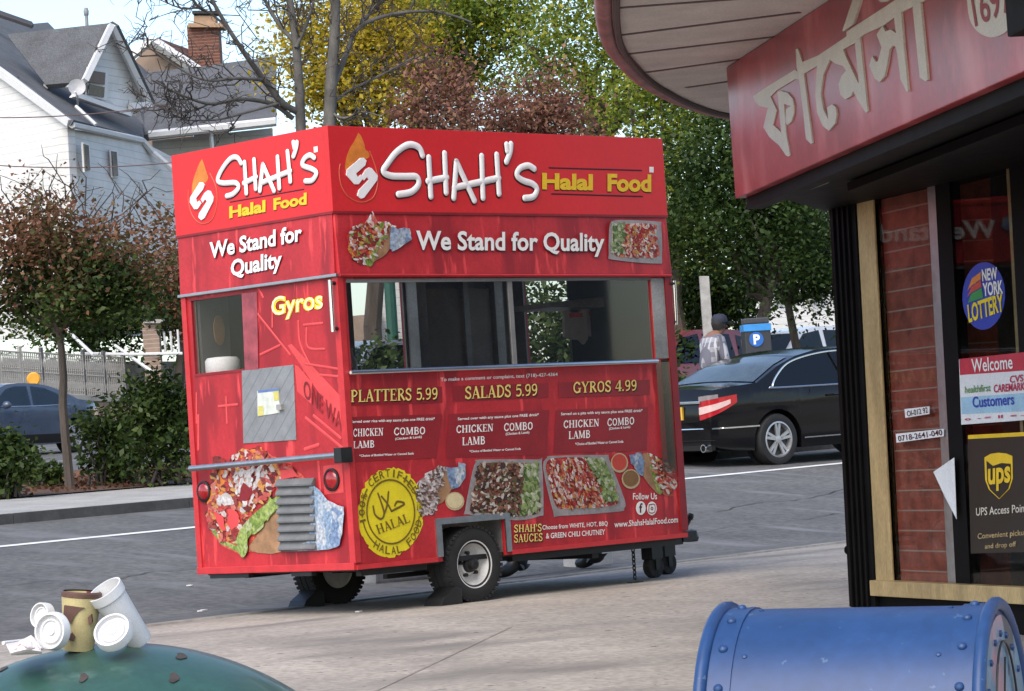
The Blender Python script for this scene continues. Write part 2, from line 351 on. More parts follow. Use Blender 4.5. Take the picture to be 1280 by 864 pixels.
# ------------------------------------------------------------------ ground
def sheet(q0, q1, s0, s1, dz, ns=40):
    ql = sorted(set([q0, q1]+[k for k in KQ if q0 < k < q1]+list(np.linspace(q0, q1, 12)))); sl_ = np.linspace(s0, s1, ns)
    mb = MB(); vs = [qs(q, s_, dz) for q in ql for s_ in sl_]; n = len(sl_)
    mb.add(vs, [(i*n+j, i*n+j+1, (i+1)*n+j+1, (i+1)*n+j) for i in range(len(ql)-1) for j in range(n-1)]); return mb
structure('ground', sheet(-40, 60, -80, 160, -.03), m_soil)
structure('sidewalk', sheet(-40, 1.31, -60, 60, .004), m_conc, smooth=30)
structure('road', sheet(1.31, 9.4, -60, 140, 0), m_asph, smooth=30)
kb = MB()
for i in range(60):
    s0 = -40+i*2.4; a, b = qs(9.4, s0), qs(9.4, s0+2.39); kb.prism([a, a+NX*.16, a+NX*.16+V((0, 0, .10)), a+V((0, 0, .10))], b-a)
structure('kerb', kb, m_kerb)
structure('far_sidewalk', sheet(9.56, 12.4, -60, 140, .095), m_conc2, smooth=30)
structure('planting_bed', sheet(12.4, 19, -60, 140, .11), m_mulch, smooth=30)
structure('service_road', sheet(19, 41, -60, 160, .11), m_asph, smooth=30)
structure('ground', sheet(41, 200, -200, 260, .12), m_soil, smooth=30)
ln = MB()
for s0 in range(-30, 90, 3):
    ln.poly([qs(7.16, s0, .005), qs(7.16, s0+3, .005), qs(7.3, s0+3, .005), qs(7.3, s0, .005)])
structure('lane_line', ln, m_paint)
m_crack = M('road crack', (.05, .049, .048), .95, var=.3, scale=9)
def crack(pts, w_):
    mb = MB(); P = crom([G(x, y) for x, y in pts], 8); n = len(P); L_ = []
    for i, p in enumerate(P):
        t = (P[min(i+1, n-1)]-P[max(i-1, 0)]).normalized(); sd_ = V((-t.y, t.x, 0)); p = p+sd_*random.uniform(-.03, .03); ww = w_*random.uniform(.4, 1.2); z = gz(p.x, p.y)+.0065
        L_ += [V((p.x, p.y, z))-sd_*ww, V((p.x, p.y, z))+sd_*ww]
    mb.add(L_, [(2*i, 2*i+2, 2*i+3, 2*i+1) for i in range(n-1)]); structure('road_crack', mb, m_crack)
crack([(0, 735), (60, 726), (120, 729), (190, 716), (248, 712)], .008); crack([(900, 640), (950, 628), (1000, 625), (1056, 612)], .01); crack([(870, 668), (930, 655), (990, 652), (1058, 640)], .007); 
m_joint = M('joint', (.31, .275, .24), .95, var=.3, scale=9)
jn = MB()
def joint(a, b, w_=.018):
    a, b = V(a), V(b); n_ = 12; t = (b-a).normalized(); sd_ = V((-t.y, t.x, 0))*w_/2
    for i in range(n_):
        p, q_ = a.lerp(b, i/n_), a.lerp(b, (i+1)/n_); p.z = gz(p.x, p.y)+.009; q_.z = gz(q_.x, q_.y)+.009
        jn.poly([p-sd_, q_-sd_, q_+sd_, p+sd_])
joint(G(440, 880), G(640, 785), .007); joint(G(660, 769), G(1050, 757), .008)
structure('sidewalk_joint', jn, m_joint)
ln2 = MB(); joint_q = 1.31
for s0 in range(-20, 25): ln2.prism([qs(1.22, s0, .0), qs(1.40, s0, .0), qs(1.38, s0, .014), qs(1.24, s0, .014)], qs(1.31, s0+.99)-qs(1.31, s0))
structure('kerb_edge', ln2, M('worn kerb', (.24, .225, .2), .9, var=.3, scale=6))
# ------------------------------------------------------------------ food cart
L, W_, H = 3.04, 1.567, 2.775
m_red = M('red vinyl wrap', (.46, .024, .032), .42, var=.16, scale=2.5, spec=.4, fine=.05)
blend_over(m_red, noise_fac(2.6, .50, .60, (1.5, 1.5, .35), 7), (.26, .013, .02))
blend_over(m_red, noise_fac(5, .60, .68, (3, 3, .5), 6, (0, 0, 0), (4, 2, 7)), (.66, .055, .06))
m_redsign = M('red sign panel', (.60, .022, .026), .4, var=.04, scale=1.5, spec=.4, fine=.02)
m_redtrim = M('red painted trim', (.55, .03, .036), .4, var=.12, scale=8)
m_redlite = M('light red print', (.68, .062, .065), .45, var=.12, scale=6)
m_reddark = M('dark red print', (.24, .01, .016), .45, var=.2, scale=5)
m_menu = M('menu panel red', (.27, .012, .018), .4, var=.12, scale=4)
m_lw = M('white lettering', (.8, .79, .78), .45, var=.04, scale=10, fine=.02)
m_ls = M('lettering shadow', (.06, .004, .01), .6, var=.1)
m_yel = M('yellow lettering', (.80, .52, .015), .45, var=.08, scale=10)
m_gold = M('pale gold lettering', (.80, .62, .18), .45, var=.08, scale=10)
m_brightyel = M('bright yellow lettering', (.85, .66, .01), .45, var=.05, scale=10)
m_seal = M('yellow seal', (.76, .63, .012), .5, var=.08, scale=8)
m_sealtxt = M('olive lettering', (.16, .10, .01), .5, var=.1)
m_orange = M('orange flame', (.72, .22, .03), .45, var=.25, scale=6)
m_ring = M('orange ring print', (.62, .10, .05), .45)
m_steelin = M('stainless interior', (.34, .33, .32), .4, .3, var=.3, scale=3)
m_tread = M('diamond plate', (.30, .31, .32), .5, .4, var=.12, scale=9)
blend_over(m_tread, line_fac(2, .075, .12, (R(45), 0, 0)), (.2, .21, .22))
WRAP = [(.35,.02,.015),(.5,.08,.03),(.68,.62,.6),(.2,.03,.02),(.62,.25,.05),(.45,.03,.03),(.75,.7,.66),(.2,.3,.05),(.1,.03,.02),(.55,.12,.1)]
m_fwrap = food('gyro filling print', WRAP, 26)
m_fbig = food('large gyro filling print', [(.42,.02,.02),(.55,.06,.04),(.2,.02,.015),(.62,.1,.07),(.5,.04,.03),(.65,.25,.05),(.35,.02,.02),(.1,.02,.02)], 17)
m_fgrey = food('pale gyro filling print', [(.6,.55,.53),(.3,.2,.18),(.12,.07,.06),(.7,.66,.66),(.4,.3,.28),(.2,.1,.08),(.55,.5,.5)], 34)
m_fsalad = food('meat salad print', [(.10,.03,.02),(.2,.07,.04),(.6,.52,.45),(.28,.1,.06),(.06,.03,.02),(.15,.05,.03),(.42,.28,.2),(.1,.1,.03)], 34)
m_fred = food('red salad print', [(.5,.05,.04),(.7,.62,.58),(.35,.02,.02),(.6,.14,.08),(.5,.05,.05),(.68,.5,.45),(.6,.3,.06),(.3,.04,.03)], 36)
m_flet = food('lettuce print', [(.16,.25,.06),(.38,.44,.28),(.09,.17,.03),(.5,.52,.44),(.14,.2,.06),(.3,.36,.16)], 30)
m_lett = food('lettuce leaf print', [(.22,.31,.06),(.30,.38,.10),(.16,.25,.04),(.38,.43,.2)], 16)
m_pita = M('pita print', (.36, .20, .10), .5, var=.3, scale=7)
m_foil = food('wrapping paper print', [(.34,.42,.54),(.24,.34,.48),(.46,.5,.56),(.18,.26,.42),(.38,.44,.52)], 16)
m_sauce = M('white sauce print', (.52, .48, .47), .5, var=.2, scale=20)
m_tray = M('tray rim print', (.30, .28, .29), .4, var=.2, scale=12)
m_dip1 = M('red dip', (.5, .05, .03), .4); m_dip2 = M('brown dip', (.2, .10, .03), .4); m_dip3 = M('cream dip', (.65, .55, .33), .4); m_cup = M('dip cup rim', (.5, .38, .22), .5)

cart = thing('food_cart', 'red halal food cart trailer with a lit-up looking menu wrap, parked at the sidewalk edge', 'food cart', (1.5, .78, -.285))
cart['label'] = 'big red halal food cart with menu wrap and white rimmed wheel at the sidewalk edge'
def wallbox(mb, axis, c0, c1, a0, a1, z0, z1):       # axis x: plane of constant X
    if axis == 'x': mb.box((c0, a0, z0), (c1, a1, z1))
    else: mb.box((a0, c0, z0), (a1, c1, z1))
def panel(name, axis, c0, c1, a0, a1, z0, z1, holes, mat):
    holes = [(max(h[0], a0), min(h[1], a1), max(h[2], z0), min(h[3], z1)) for h in holes]
    mb = MB(); xs = sorted({a0, a1, *[h[0] for h in holes], *[h[1] for h in holes]}); zs = sorted({z0, z1, *[h[2] for h in holes], *[h[3] for h in holes]})
    # merge into columns of boxes without holes
    for i in range(len(xs)-1):
        xm = (xs[i]+xs[i+1])/2; run = None
        for j in range(len(zs)-1):
            zm = (zs[j]+zs[j+1])/2; hole = any(h[0] < xm < h[1] and h[2] < zm < h[3] for h in holes)
            if not hole: run = [run[0] if run else zs[j], zs[j+1]]
            if hole or j == len(zs)-2:
                if run: wallbox(mb, axis, c0, c1, xs[i], xs[i+1], run[0], run[1])
                run = None
    return mb.build(name, mat, cart)
T = .03
panel('side_panel', 'y', 0, T, 0, L, 0, 2.235, [(.066, 2.845, 1.24, 1.80), (.735, 1.30, -1, .235), (2.90, 3.0, .50, 1.24)], m_red)
panel('end_panel', 'x', 0, T, T, W_-T, 0, 2.235, [(.945, 1.485, 1.318, 1.812)], m_red)
panel('far_panel', 'y', W_-T, W_, 0, L, 0, 2.235, [(1.43, 1.93, 1.10, 1.95)], m_red)
panel('front_panel', 'x', L-T, L, T, W_-T, 0, 2.235, [(.95, 1.42, 1.12, 1.95)], m_red)
MB().box((.02, .02, 2.70), (L-.02, W_-.02, 2.73)).build('roof', m_alu, cart)
MB().box((.04, .035, -.012), (L-.03, W_-.035, .02)).box((.10, .07, -.045), (.66, .12, -.0125)).box((1.4, .05, -.05), (L, .10, -.0125)).box((.3, W_-.14, -.05), (L, W_-.09, -.0125)).box((-.01, .42, -.03), (.03, .62, -.002)).box((-.01, 1.05, -.03), (.03, 1.45, -.002)).box((2.2, .102, -.085), (2.26, W_-.15, -.0125)).build('chassis', m_black, cart)
# lower lips
MB().box((-.022, -.004, .0), (-.001, W_+.004, .045)).build('bottom_lip', m_redtrim, cart, bevel=.004)
mb = MB(); mb.box((.0, -.014, .0), (.684, -.001, .03)); mb.box((1.346, -.014, .0), (L, -.001, .03)); mb.build('bottom_lip', m_redtrim, cart)
# sign box
sign = MB()
k = .014
sign.box((-k, -k, 2.235), (L+k, T, H)).box((-k, W_-T, 2.235), (L+k, W_+k, H)).box((-k, T, 2.235), (T, W_-T, H)).box((L-T, T, 2.235), (L+k, W_-T, H))
signb = sign.build('sign_board', m_redsign, cart, bevel=.003)
mb = MB(); mb.box((-k-.006, -k-.006, 2.222), (L+k, -k+.004, 2.238)); mb.box((-k-.006, -k, 2.222), (-k+.004, W_+k, 2.238)); mb.build('sign_edge_trim', m_reddark, cart)
# awning bands under the sign
def wrapband(name, pts, ext): return MB().prism(pts, ext).build(name, m_red, cart, bevel=.004)
ab = wrapband('awning_panel', [(-.004, -.03, 1.845), (L, -.03, 1.825), (L, -.012, 2.232), (-.004, -.012, 2.232)], (0, .03, 0))
ab2 = wrapband('awning_panel', [(-.022, .0, 1.848), (-.022, W_, 1.838), (-.012, W_, 2.232), (-.012, .0, 2.232)], (.022, 0, 0))
MB().tube([(0, -.02, 1.838), (L, -.02, 1.818)], .012).build('awning_edge', m_redtrim, cart)
MB().box((-.03, -.02, 1.828), (.0, W_+.02, 1.848)).build('awning_edge', m_alu, cart, bevel=.004)
MB().box((-.012, -.012, .045), (.035, .0, 1.826)).box((-.012, .0, .046), (.0, .04, 1.826)).build('corner_trim', m_redtrim, cart)
MB().box((-.012, W_-.04, .046), (.0, W_+.008, 1.826)).build('corner_trim', m_redtrim, cart)
MB().box((2.985, -.012, .046), (L+.01, .0, 1.815)).build('corner_trim', m_reddark, cart)
# service window
m_glass = glass('service window glass', (.82, .82, .81), .055, .04)
fr = MB(); fr.box((.066, -.006, 1.222), (2.845, .02, 1.242)); fr.box((.066, -.006, 1.79), (2.845, .02, 1.812)); fr.box((1.48, .0, 1.242), (1.515, .02, 1.79))
wf = fr.build('service_window', M('grey window frame', (.2, .2, .2), .5), cart)
MB().box((.067, .008, 1.243), (2.844, .012, 1.789)).build('pane', m_glass, wf)
MB().tube([(.03, -.032, 1.226), (2.83, -.032, 1.226)], .016, 10).tube([(.03, -.032, 1.226), (.03, .0, 1.226)], .01).build('counter_rail', m_chrome, cart, smooth=50)
MB().box((2.85, -.004, 1.245), (2.98, .0, 1.80)).build('window_side_plate', m_steelin, cart)
m_haz = glass('clear acrylic', (.72, .70, .70), .06)
MB().box((2.83, -.018, .46), (2.97, -.014, 1.22)).build('acrylic_sheet', m_haz, cart)
# end window
fr = MB(); fr.box((-.004, .925, 1.30), (.02, 1.49, 1.317)); fr.box((-.004, .925, 1.317), (.02, .944, 1.815)); fr.box((-.004, .944, 1.80), (.02, 1.49, 1.812))
wf2 = fr.build('end_window', m_reddark, cart)
MB().box((.045, 1.49, .98), (.70, 1.515, 1.97)).build('interior_shade_sheet', m_dark, cart); MB().box((.05, 1.46, 1.0), (.29, 1.485, 1.83)).build('cupboard_door', M('cupboard grey', (.09, .09, .09), .5), cart); MB().prism([(.19+.045*math.cos(a), 1.44, 1.60+.10*math.sin(a)) for a in np.linspace(0, 2*math.pi, 17)[:-1]], (0, .012, 0)).build('cutting_board', M('wood board', (.2, .12, .06), .6), cart)  # dark sheet on the far wall stands in for the shade inside
MB().box((.006, .945, 1.318), (.010, 1.485, 1.80)).build('pane', glass('clear pane', (.9, .9, .9), .012), wf2)
MB().poly([E(302, 367, .006), E(321, 365, .006), E(323, 462, .006), E(306, 463, .006)]).build('sliding_pane', M('scratched acrylic', (.33, .06, .08), .35, var=.3, scale=10), cart)
# interior
m_in2 = M('oven steel', (.24, .225, .21), .45, .2, var=.3, scale=3)
panel('interior_wall', 'y', W_-.045, W_-.031, .032, L-.032, .05, 1.98, [(1.44, 1.92, 1.11, 1.94)], m_in2)
panel('interior_wall', 'x', L-.045, L-.031, .032, W_-.046, .05, 1.98, [(.96, 1.41, 1.13, 1.94)], m_in2)
panel('interior_wall', 'x', .031, .040, .032, W_-.046, .05, 1.98, [(.945, 1.485, 1.318, 1.812)], m_in2)
MB().box((.05, .04, 1.0), (L-.05, .42, 1.03)).build('service_counter', m_steelin, cart)
MB().box((1.94, 1.40, 1.04), (2.03, 1.515, 1.94)).box((2.42, 1.43, 1.04), (2.47, 1.515, 1.94)).box((2.72, 1.42, 1.04), (2.80, 1.515, 1.94)).build('interior_post', m_steelin, cart)
MB().box((2.04, 1.45, 1.30), (2.70, 1.515, 1.86)).build('back_panel', M('brown grey panel', (.26, .22, .18), .6, var=.25, scale=3), cart)
MB().box((1.95, 1.1, 1.04), (2.95, 1.4, 1.27)).build('grill_counter', m_steelin, cart)
hd_ = [onpl(x, y, (0, 1, 0), (0, .55, 0)) for x, y in ((688, 378), (752, 372), (786, 356), (790, 367), (756, 384), (690, 384))]
MB().prism(hd_, (0, .4, 0)).build('extractor_hood', m_steelin, cart)
MB().box((2.95, .10, 1.05), (2.99, .90, 1.90)).build('door_shade_sheet', m_dark, cart)  # dark door sheet, widened over the lit front wall to imitate shade
MB().box((.05, .06, 1.95), (L-.05, W_-.06, 1.97)).build('ceiling', m_steelin, cart)
MB().box((.04, 1.0, .98), (.06, W_-.05, 1.31)).build('end_counter', m_in2, cart)

# lettering helpers
def strokes(name, f, k, ox, oy, sc_, lines, mat, parent, wpx, nrm, thick=.006, closed=False):
    if name == 'street_print' and len(lines) > 1:
        for q in lines: strokes(name, f, k, ox, oy, sc_, [q], mat, parent, wpx, nrm, thick)
        return
    mb = MB()
    for ln_ in lines:
        pts = [f(ox+a/sc_, oy+b/sc_, k) for a, b in ln_]
        path = crom(pts, 5) if len(pts) > 2 else pts
        r0 = wpx/sc_/2*.0052
        mb.tube(path, r0, 8, (nrm, thick)); 
        for q in (path[0], path[-1]):
            mb.lathe([(r0, 0), (r0*.92, thick*.38), (r0*.7, thick*.7), (r0*.4, thick*.9), (0, thick)], q, nrm, 12)
    return mb.build(name, mat, parent, smooth=50)
def polys(name, f, k, ox, oy, sc_, plist, mat, parent, step=.0002):
    for i, pl_ in enumerate(plist): o = MB().poly([f(ox+a/sc_, oy+b/sc_, k+i*step) for a, b in pl_]).build(name, mat, parent)
    return o
def words(name, f, k, ox, oy, sc_, items, mat, parent, off=0.0, dx=0, dy=0):
    for s_, bl, br, tl in items:
        mb = MB(); q3 = [f(ox+(p[0]+dx)/sc_, oy+(p[1]+dy)/sc_, k) for p in (bl, br, tl)]
        if f is S and all(ch in SERIF for ch in s_): put_serif(mb, s_, *q3, off if off > .025 else 0)
        else: put_text(mb, s_, *q3, off)
        o = mb.build(name, mat, parent)
    return o
def curve(pts, n=5, close=True):
    P = [V((a, b, 0)) for a, b in pts]
    P = P+[P[0]] if close else P
    return [(q.x, q.y) for q in crom(P, n)][:-1 if close else None]
nS, nE = (0, -1, 0), (-1, 0, 0)

# --- sign, long side
a3 = (410, 150, 2.977)
ls = [[(352,132),(338,102),(300,92),(255,120),(220,165),(206,192),(235,208),(290,210),(330,212),(337,240),(310,268),(262,277)],
      [(375,140),(383,285)], [(434,125),(440,270)], [(372,228),(442,214)], [(478,155),(468,290)], [(478,155),(545,300)], [(470,252),(636,216)],
      [(572,135),(577,290)], [(628,130),(637,275)], [(681,90),(678,120),(664,156)], [(665,92),(668,116)],
      [(768,182),(745,170),(715,180),(703,205),(725,225),(762,238),(778,258),(765,285),(732,291)]]
strokes('lettering', S, .0145, *a3, [[(a-3, b+4) for a, b in l_] for l_ in ls], m_ls, signb, 30, nS, .003)
strokes('lettering', S, .021, *a3, ls, m_lw, signb, 25, nS, .008)
words('lettering', S, .0155, *a3, [('Halal', (797,259),(986,263),(797,197)), ('Food', (1040,267),(1203,269),(1040,200))], m_ls, signb, .03, -2, 4)
words('lettering', S, .018, *a3, [('Halal', (797,259),(986,263),(797,197)), ('Food', (1040,267),(1203,269),(1040,200))], m_yel, signb, .042)
strokes('sign_line', S, .0145, *a3, [[(822,178),(1167,188)], [(832,275),(1170,285)]], m_ls, signb, 6, nS, .002)
polys('trademark_dot', S, .017, *a3, [[(1196,174),(1212,175),(1212,196),(1196,195)]], m_lw, signb)
fl = curve([(113,47),(124,62),(136,92),(140,112),(150,118),(155,135),(142,145),(120,143),(95,160),(66,188),(66,150),(80,108),(98,78)])
polys('flame_emblem', S, .0155, *a3, [fl], m_orange, signb)
strokes('flame_emblem', S, .015, *a3, [[(46,165),(42,195),(50,245),(75,285),(120,307),(165,292),(183,250),(184,205),(172,160),(156,118)]], m_ring, signb, 5, nS, .003)
HA = [(118, 142), (130, 141), (141, 152), (136, 170), (102, 200), (108, 214), (120, 204), (130, 216), (112, 240), (97, 240), (66, 206), (68, 186)]; HB = [(150, 177), (160, 180), (183, 208), (181, 224), (132, 290), (120, 294), (107, 282), (112, 262), (150, 222), (142, 213), (132, 226), (120, 214), (138, 184)]
for h_ in (HA, HB): MB().prism([S(a3[0]+x/a3[2], a3[1]+y/a3[2], .015) for x, y in h_], (0, -.008, 0)).build('flame_emblem', m_lw, signb, bevel=.002)
# --- sign, end
a2 = (200, 140, 3.929)
le = [[(398,252),(378,224),(345,230),(305,280),(283,335),(310,350),(370,348),(385,372),(358,403),(328,413)],
      [(415,248),(424,400)], [(462,235),(470,378)], [(412,350),(472,320)], [(505,258),(490,388)], [(505,258),(560,388)], [(494,350),(640,290)],
      [(577,222),(586,375)], [(626,195),(640,342)], [(672,150),(668,180),(655,218)], [(655,150),(660,176)],
      [(757,225),(735,212),(708,230),(700,262),(745,280),(768,300),(748,335),(714,340)]]
strokes('lettering', E, .0145, *a2, [[(a+3, b+4) for a, b in l_] for l_ in le], m_ls, signb, 31, nE, .003)
strokes('lettering', E, .021, *a2, le, m_lw, signb, 26, nE, .008)
we = [('Halal', (340,524),(518,492),(340,464)), ('Food', (557,484),(720,455),(557,425))]
words('lettering', E, .0155, *a2, we, m_ls, signb, .03, 2, 4); words('lettering', E, .018, *a2, we, m_yel, signb, .042)
strokes('sign_line', E, .0145, *a2, [[(345,443),(706,380)]], m_ls, signb, 6, nE, .002)
polys('trademark_dot', E, .017, *a2, [[(754,172),(774,168),(775,196),(756,200)]], m_lw, signb)
fl = curve([(207,232),(218,262),(230,300),(237,325),(225,345),(205,350),(180,370),(158,405),(160,350),(178,290),(195,250)])
polys('flame_emblem', E, .0155, *a2, [fl], m_orange, signb)
strokes('flame_emblem', E, .015, *a2, [[(140,385),(140,440),(155,500),(185,540),(220,549),(258,525),(280,450),(275,370),(245,302)]], m_ring, signb, 6, nE, .003)
HA = [(198, 346), (212, 346), (222, 358), (214, 382), (180, 425), (184, 446), (196, 436), (206, 450), (188, 478), (172, 478), (150, 444), (152, 420)]; HB = [(238, 385), (250, 388), (266, 420), (264, 440), (222, 522), (206, 532), (192, 518), (196, 498), (234, 440), (226, 428), (214, 446), (204, 430), (222, 398)]
for h_ in (HA, HB): MB().prism([E(a2[0]+x/a2[2], a2[1]+y/a2[2], .015) for x, y in h_], (-.008, 0, 0)).build('flame_emblem', m_lw, signb, bevel=.002)
# --- slogans on the awning bands
q1 = [('We Stand for Quality', (328,506),(1029,510),(328,411))]
words('lettering', S, .033, *a3, q1, m_ls, ab, .035, -2, 3); words('lettering', S, .036, *a3, q1, m_lw, ab, .026)
q2 = [('We Stand for', (243,722),(696,634),(243,640)), ('Quality', (348,834),(598,788),(348,727))]
words('lettering', E, .025, *a2, q2, m_ls, ab2, .035, 3, 4); words('lettering', E, .028, *a2, q2, m_lw, ab2, .03)
gy = [('Gyros', (515,313),(793,272),(515,180))]
a4 = (220, 330, 4.322)
words('lettering', E, .003, *a4, gy, m_brightyel, cart, .05); words('lettering', E, .006, *a4, gy, M('cream lettering', (.85, .78, .45), .45), cart, .006)

def picture(name, f, a, k, shapes, label):
    o = None
    for i, (pts, mat) in enumerate(shapes):
        mb = MB().poly([f(a[0]+p[0]/a[2], a[1]+p[1]/a[2], k+i*.0012) for p in pts])
        ch = mb.build(name if o is None else 'printed_food', mat, o or cart)
        if o is None: o = ch; ch['label'] = label
    return o
CH = {}
def cm(rgb):
    k = tuple(rgb)
    if k not in CH: CH[k] = M('food print tone', rgb, .5, var=.3, scale=45, fine=.08)
    return CH[k]
def inside(p, poly):
    c = False; j = len(poly)-1
    for i in range(len(poly)):
        if (poly[i][1] > p[1]) != (poly[j][1] > p[1]) and p[0] < (poly[j][0]-poly[i][0])*(p[1]-poly[i][1])/(poly[j][1]-poly[i][1])+poly[i][0]: c = not c
        j = i
    return c
def chunks(f, a, k, parent, outline, tones, n, size, aspect=2.2, ang=.5, spread=.9):
    xs = [p[0] for p in outline]; ys = [p[1] for p in outline]; mb = MB(); mats = [cm(t) for t in tones]; i = 0
    while i < n:
        p = (random.uniform(min(xs), max(xs)), random.uniform(min(ys), max(ys)))
        if not inside(p, outline): continue
        th_ = ang+random.uniform(-spread, spread); sz = size*random.uniform(.5, 1.3); m_ = random.randint(6, 9); mb.cur = random.randrange(len(mats)); pts = []; bend = random.uniform(-.4, .4)
        for q in range(m_):
            w_ = 2*math.pi*q/m_; u = math.cos(w_)*sz*random.uniform(.75, 1.2); v = math.sin(w_)*sz/aspect*random.uniform(.7, 1.25)+bend*u*u/sz
            pts.append(f(a[0]+(p[0]+u*math.cos(th_)-v*math.sin(th_))/a[2], a[1]+(p[1]+u*math.sin(th_)+v*math.cos(th_))/a[2], k+i*.000018))
        mb.poly(pts); i += 1
    return mb.build('printed_food', mats, parent)
MEAT = [(.10,.035,.02),(.16,.06,.035),(.22,.09,.05),(.06,.025,.018),(.05,.02,.015),(.3,.15,.09),(.5,.45,.4),(.58,.52,.48),(.1,.1,.03)]
REDS = [(.42,.03,.025),(.5,.08,.05),(.3,.02,.018),(.55,.18,.1),(.62,.55,.52),(.66,.58,.56),(.5,.3,.08),(.2,.02,.015),(.62,.4,.35)]
GRNS = [(.13,.2,.05),(.2,.28,.08),(.33,.4,.2),(.07,.13,.025),(.45,.48,.36),(.26,.33,.12)]
GREY = [(.45,.4,.4),(.2,.12,.11),(.08,.05,.05),(.55,.5,.5),(.3,.2,.18),(.6,.56,.57),(.14,.07,.05)]
BIG = [(.42,.03,.03),(.5,.07,.06),(.55,.16,.12),(.26,.02,.02),(.14,.015,.012),(.56,.24,.06),(.6,.32,.08),(.5,.1,.08),(.6,.5,.46),(.3,.05,.04)]
def rr(c, rx, ry, rot=0, n=16):
    return [(c[0]+rx*math.cos(2*math.pi*i/n)*math.cos(rot)-ry*math.sin(2*math.pi*i/n)*math.sin(rot), c[1]+rx*math.cos(2*math.pi*i/n)*math.sin(rot)+ry*math.sin(2*math.pi*i/n)*math.cos(rot)) for i in range(n)]
def jag(pts, j, n=3):
    out = []
    for i in range(len(pts)):
        a, b = pts[i], pts[(i+1) % len(pts)]
        for t in range(n): out.append((a[0]+(b[0]-a[0])*t/n+random.uniform(-j, j), a[1]+(b[1]-a[1])*t/n+random.uniform(-j, j)))
    return out
# awning pictures
picture('food_picture', S, a3, .032, [(jag([(165,335),(182,375),(230,380),(250,395),(230,430),(195,480),(175,520),(150,543),(110,535),(90,515),(75,480),(70,430),(95,395),(140,380)], 5), m_fwrap),
  (curve([(215,412),(238,400),(240,450),(215,500),(170,525),(160,518),(185,470)]), m_pita), (curve([(205,420),(225,410),(190,470),(165,540),(150,535),(170,480)]), m_lett),
  (jag([(235,400),(262,405),(285,400),(305,405),(310,445),(285,462),(240,490),(232,480)], 3), m_foil)], 'printed gyro wrap on the awning band')
picture('food_picture', S, a3, .032, [(curve([(1055,378),(1090,372),(1225,378),(1240,395),(1243,515),(1225,535),(1060,520),(1045,500),(1047,400)], 3), m_tray),
  (jag([(1062,383),(1220,388),(1232,500),(1220,518),(1075,510),(1058,490)], 4), m_fred), (jag([(1062,385),(1100,385),(1105,440),(1085,505),(1060,490)], 5), m_flet)], 'printed salad tray on the awning band')
chunks(S, a3, .0365, ab, [(80,430),(95,395),(150,380),(230,380),(225,440),(180,500),(150,535),(100,520)], REDS+[(.2,.28,.06)], 120, 10)
chunks(S, a3, .0365, ab, [(1105,392),(1215,392),(1228,495),(1215,510),(1090,505)], REDS, 220, 9, 2.5, 1.2); chunks(S, a3, .0365, ab, [(1060,388),(1110,388),(1100,500),(1060,490)], GRNS, 45, 13)
# end panel: printed street scene
polys('street_print', E, .002, *a4, [[(603,440),(625,432),(918,745),(915,862),(880,862)], [(640,545),(660,552),(735,640),(735,760),(655,690)]], m_redlite, cart)
strokes('street_print', E, .002, *a4, [[(440,270),(615,490)], [(425,95),(470,180)], [(660,310),(670,430),(720,540)], [(690,330),(790,320)], [(705,350),(712,450),(800,460)], [(700,540),(890,570)], [(780,600),(900,610)], [(455,490),(560,440)], [(520,230),(520,340)], [(585,90),(650,55),(685,70)], [(110,700),(110,860)], [(270,720),(275,860)], [(230,770),(330,760)]], m_redlite, cart, 14, nE, .002)
words('street_print', E, .006, *a4, [('ONE WAY', (688,715),(925,935),(690,620))], m_reddark, cart, .01)
strokes('street_print', E, .002, 220, 520, 3.6, [[(585,10),(760,155)], [(580,150),(640,130)], [(620,0),(740,100)], [(640,210),(650,350)], [(100,150),(100,0)]], m_redlite, cart, 16, nE, .002)
polys('street_print', E, .002, 220, 520, 3.6, [[(662,225),(748,215),(755,345),(668,355)]], m_redlite, cart)
# end panel: gyro picture
a5 = (220, 520, 3.6)
big = picture('food_picture', E, a5, .003, [
  (jag([(155,185),(185,180),(225,195),(300,150),(380,140),(430,175),(520,220),(575,275),(600,300),(600,600),(340,612),(290,625),(200,580),(150,500),(132,440),(150,380),(165,320),(150,240)], 5), m_fbig),
  (jag([(135,440),(150,500),(200,575),(290,615),(300,600),(215,560),(170,500),(150,440)], 3), m_lett),
  (curve([(470,390),(420,440),(370,530),(330,605),(475,612),(475,500)], 3), m_pita),
  (curve([(300,180),(340,150),(400,160),(375,195),(320,195)]), m_orange), (curve([(210,215),(240,230),(200,380),(140,395),(170,300)]), m_orange),
  (curve([(250,240),(290,225),(350,235),(340,260),(300,290),(285,345),(262,340),(270,290)]), m_sauce), (curve([(365,235),(400,240),(390,285),(320,420),(295,435),(290,410),(350,320)]), m_sauce),
  (curve([(405,260),(430,300),(425,350),(405,330)]), m_sauce), (curve([(182,375),(225,345),(258,380),(240,400),(190,402)]), m_sauce),
  (jag([(232,420),(275,425),(285,480),(250,520),(232,480)], 5), m_redlite), (jag([(300,300),(345,330),(325,380),(285,380)], 5), m_reddark), (jag([(165,425),(215,450),(225,520),(190,500)], 5), m_redlite), (jag([(470,245),(520,235),(555,270),(470,290)], 4), m_redlite),
  (curve([(468,350),(400,400),(340,450),(290,510),(272,570),(296,637),(322,605),(325,550),(385,490),(440,430),(470,400)]), m_lett),
  (jag([(600,300),(640,330),(680,380),(755,410),(752,500),(735,585),(690,603),(480,608),(600,560)], 3), m_foil)], 'large printed gyro wrap low on the end panel')
chunks(E, a5, .0065, cart, [(160,240),(225,200),(300,160),(380,150),(430,185),(520,230),(560,275),(455,290),(420,360),(330,430),(270,560),(200,560),(150,490),(140,430),(165,330)], BIG, 420, 18, 2.0, 1.2, 1.2)
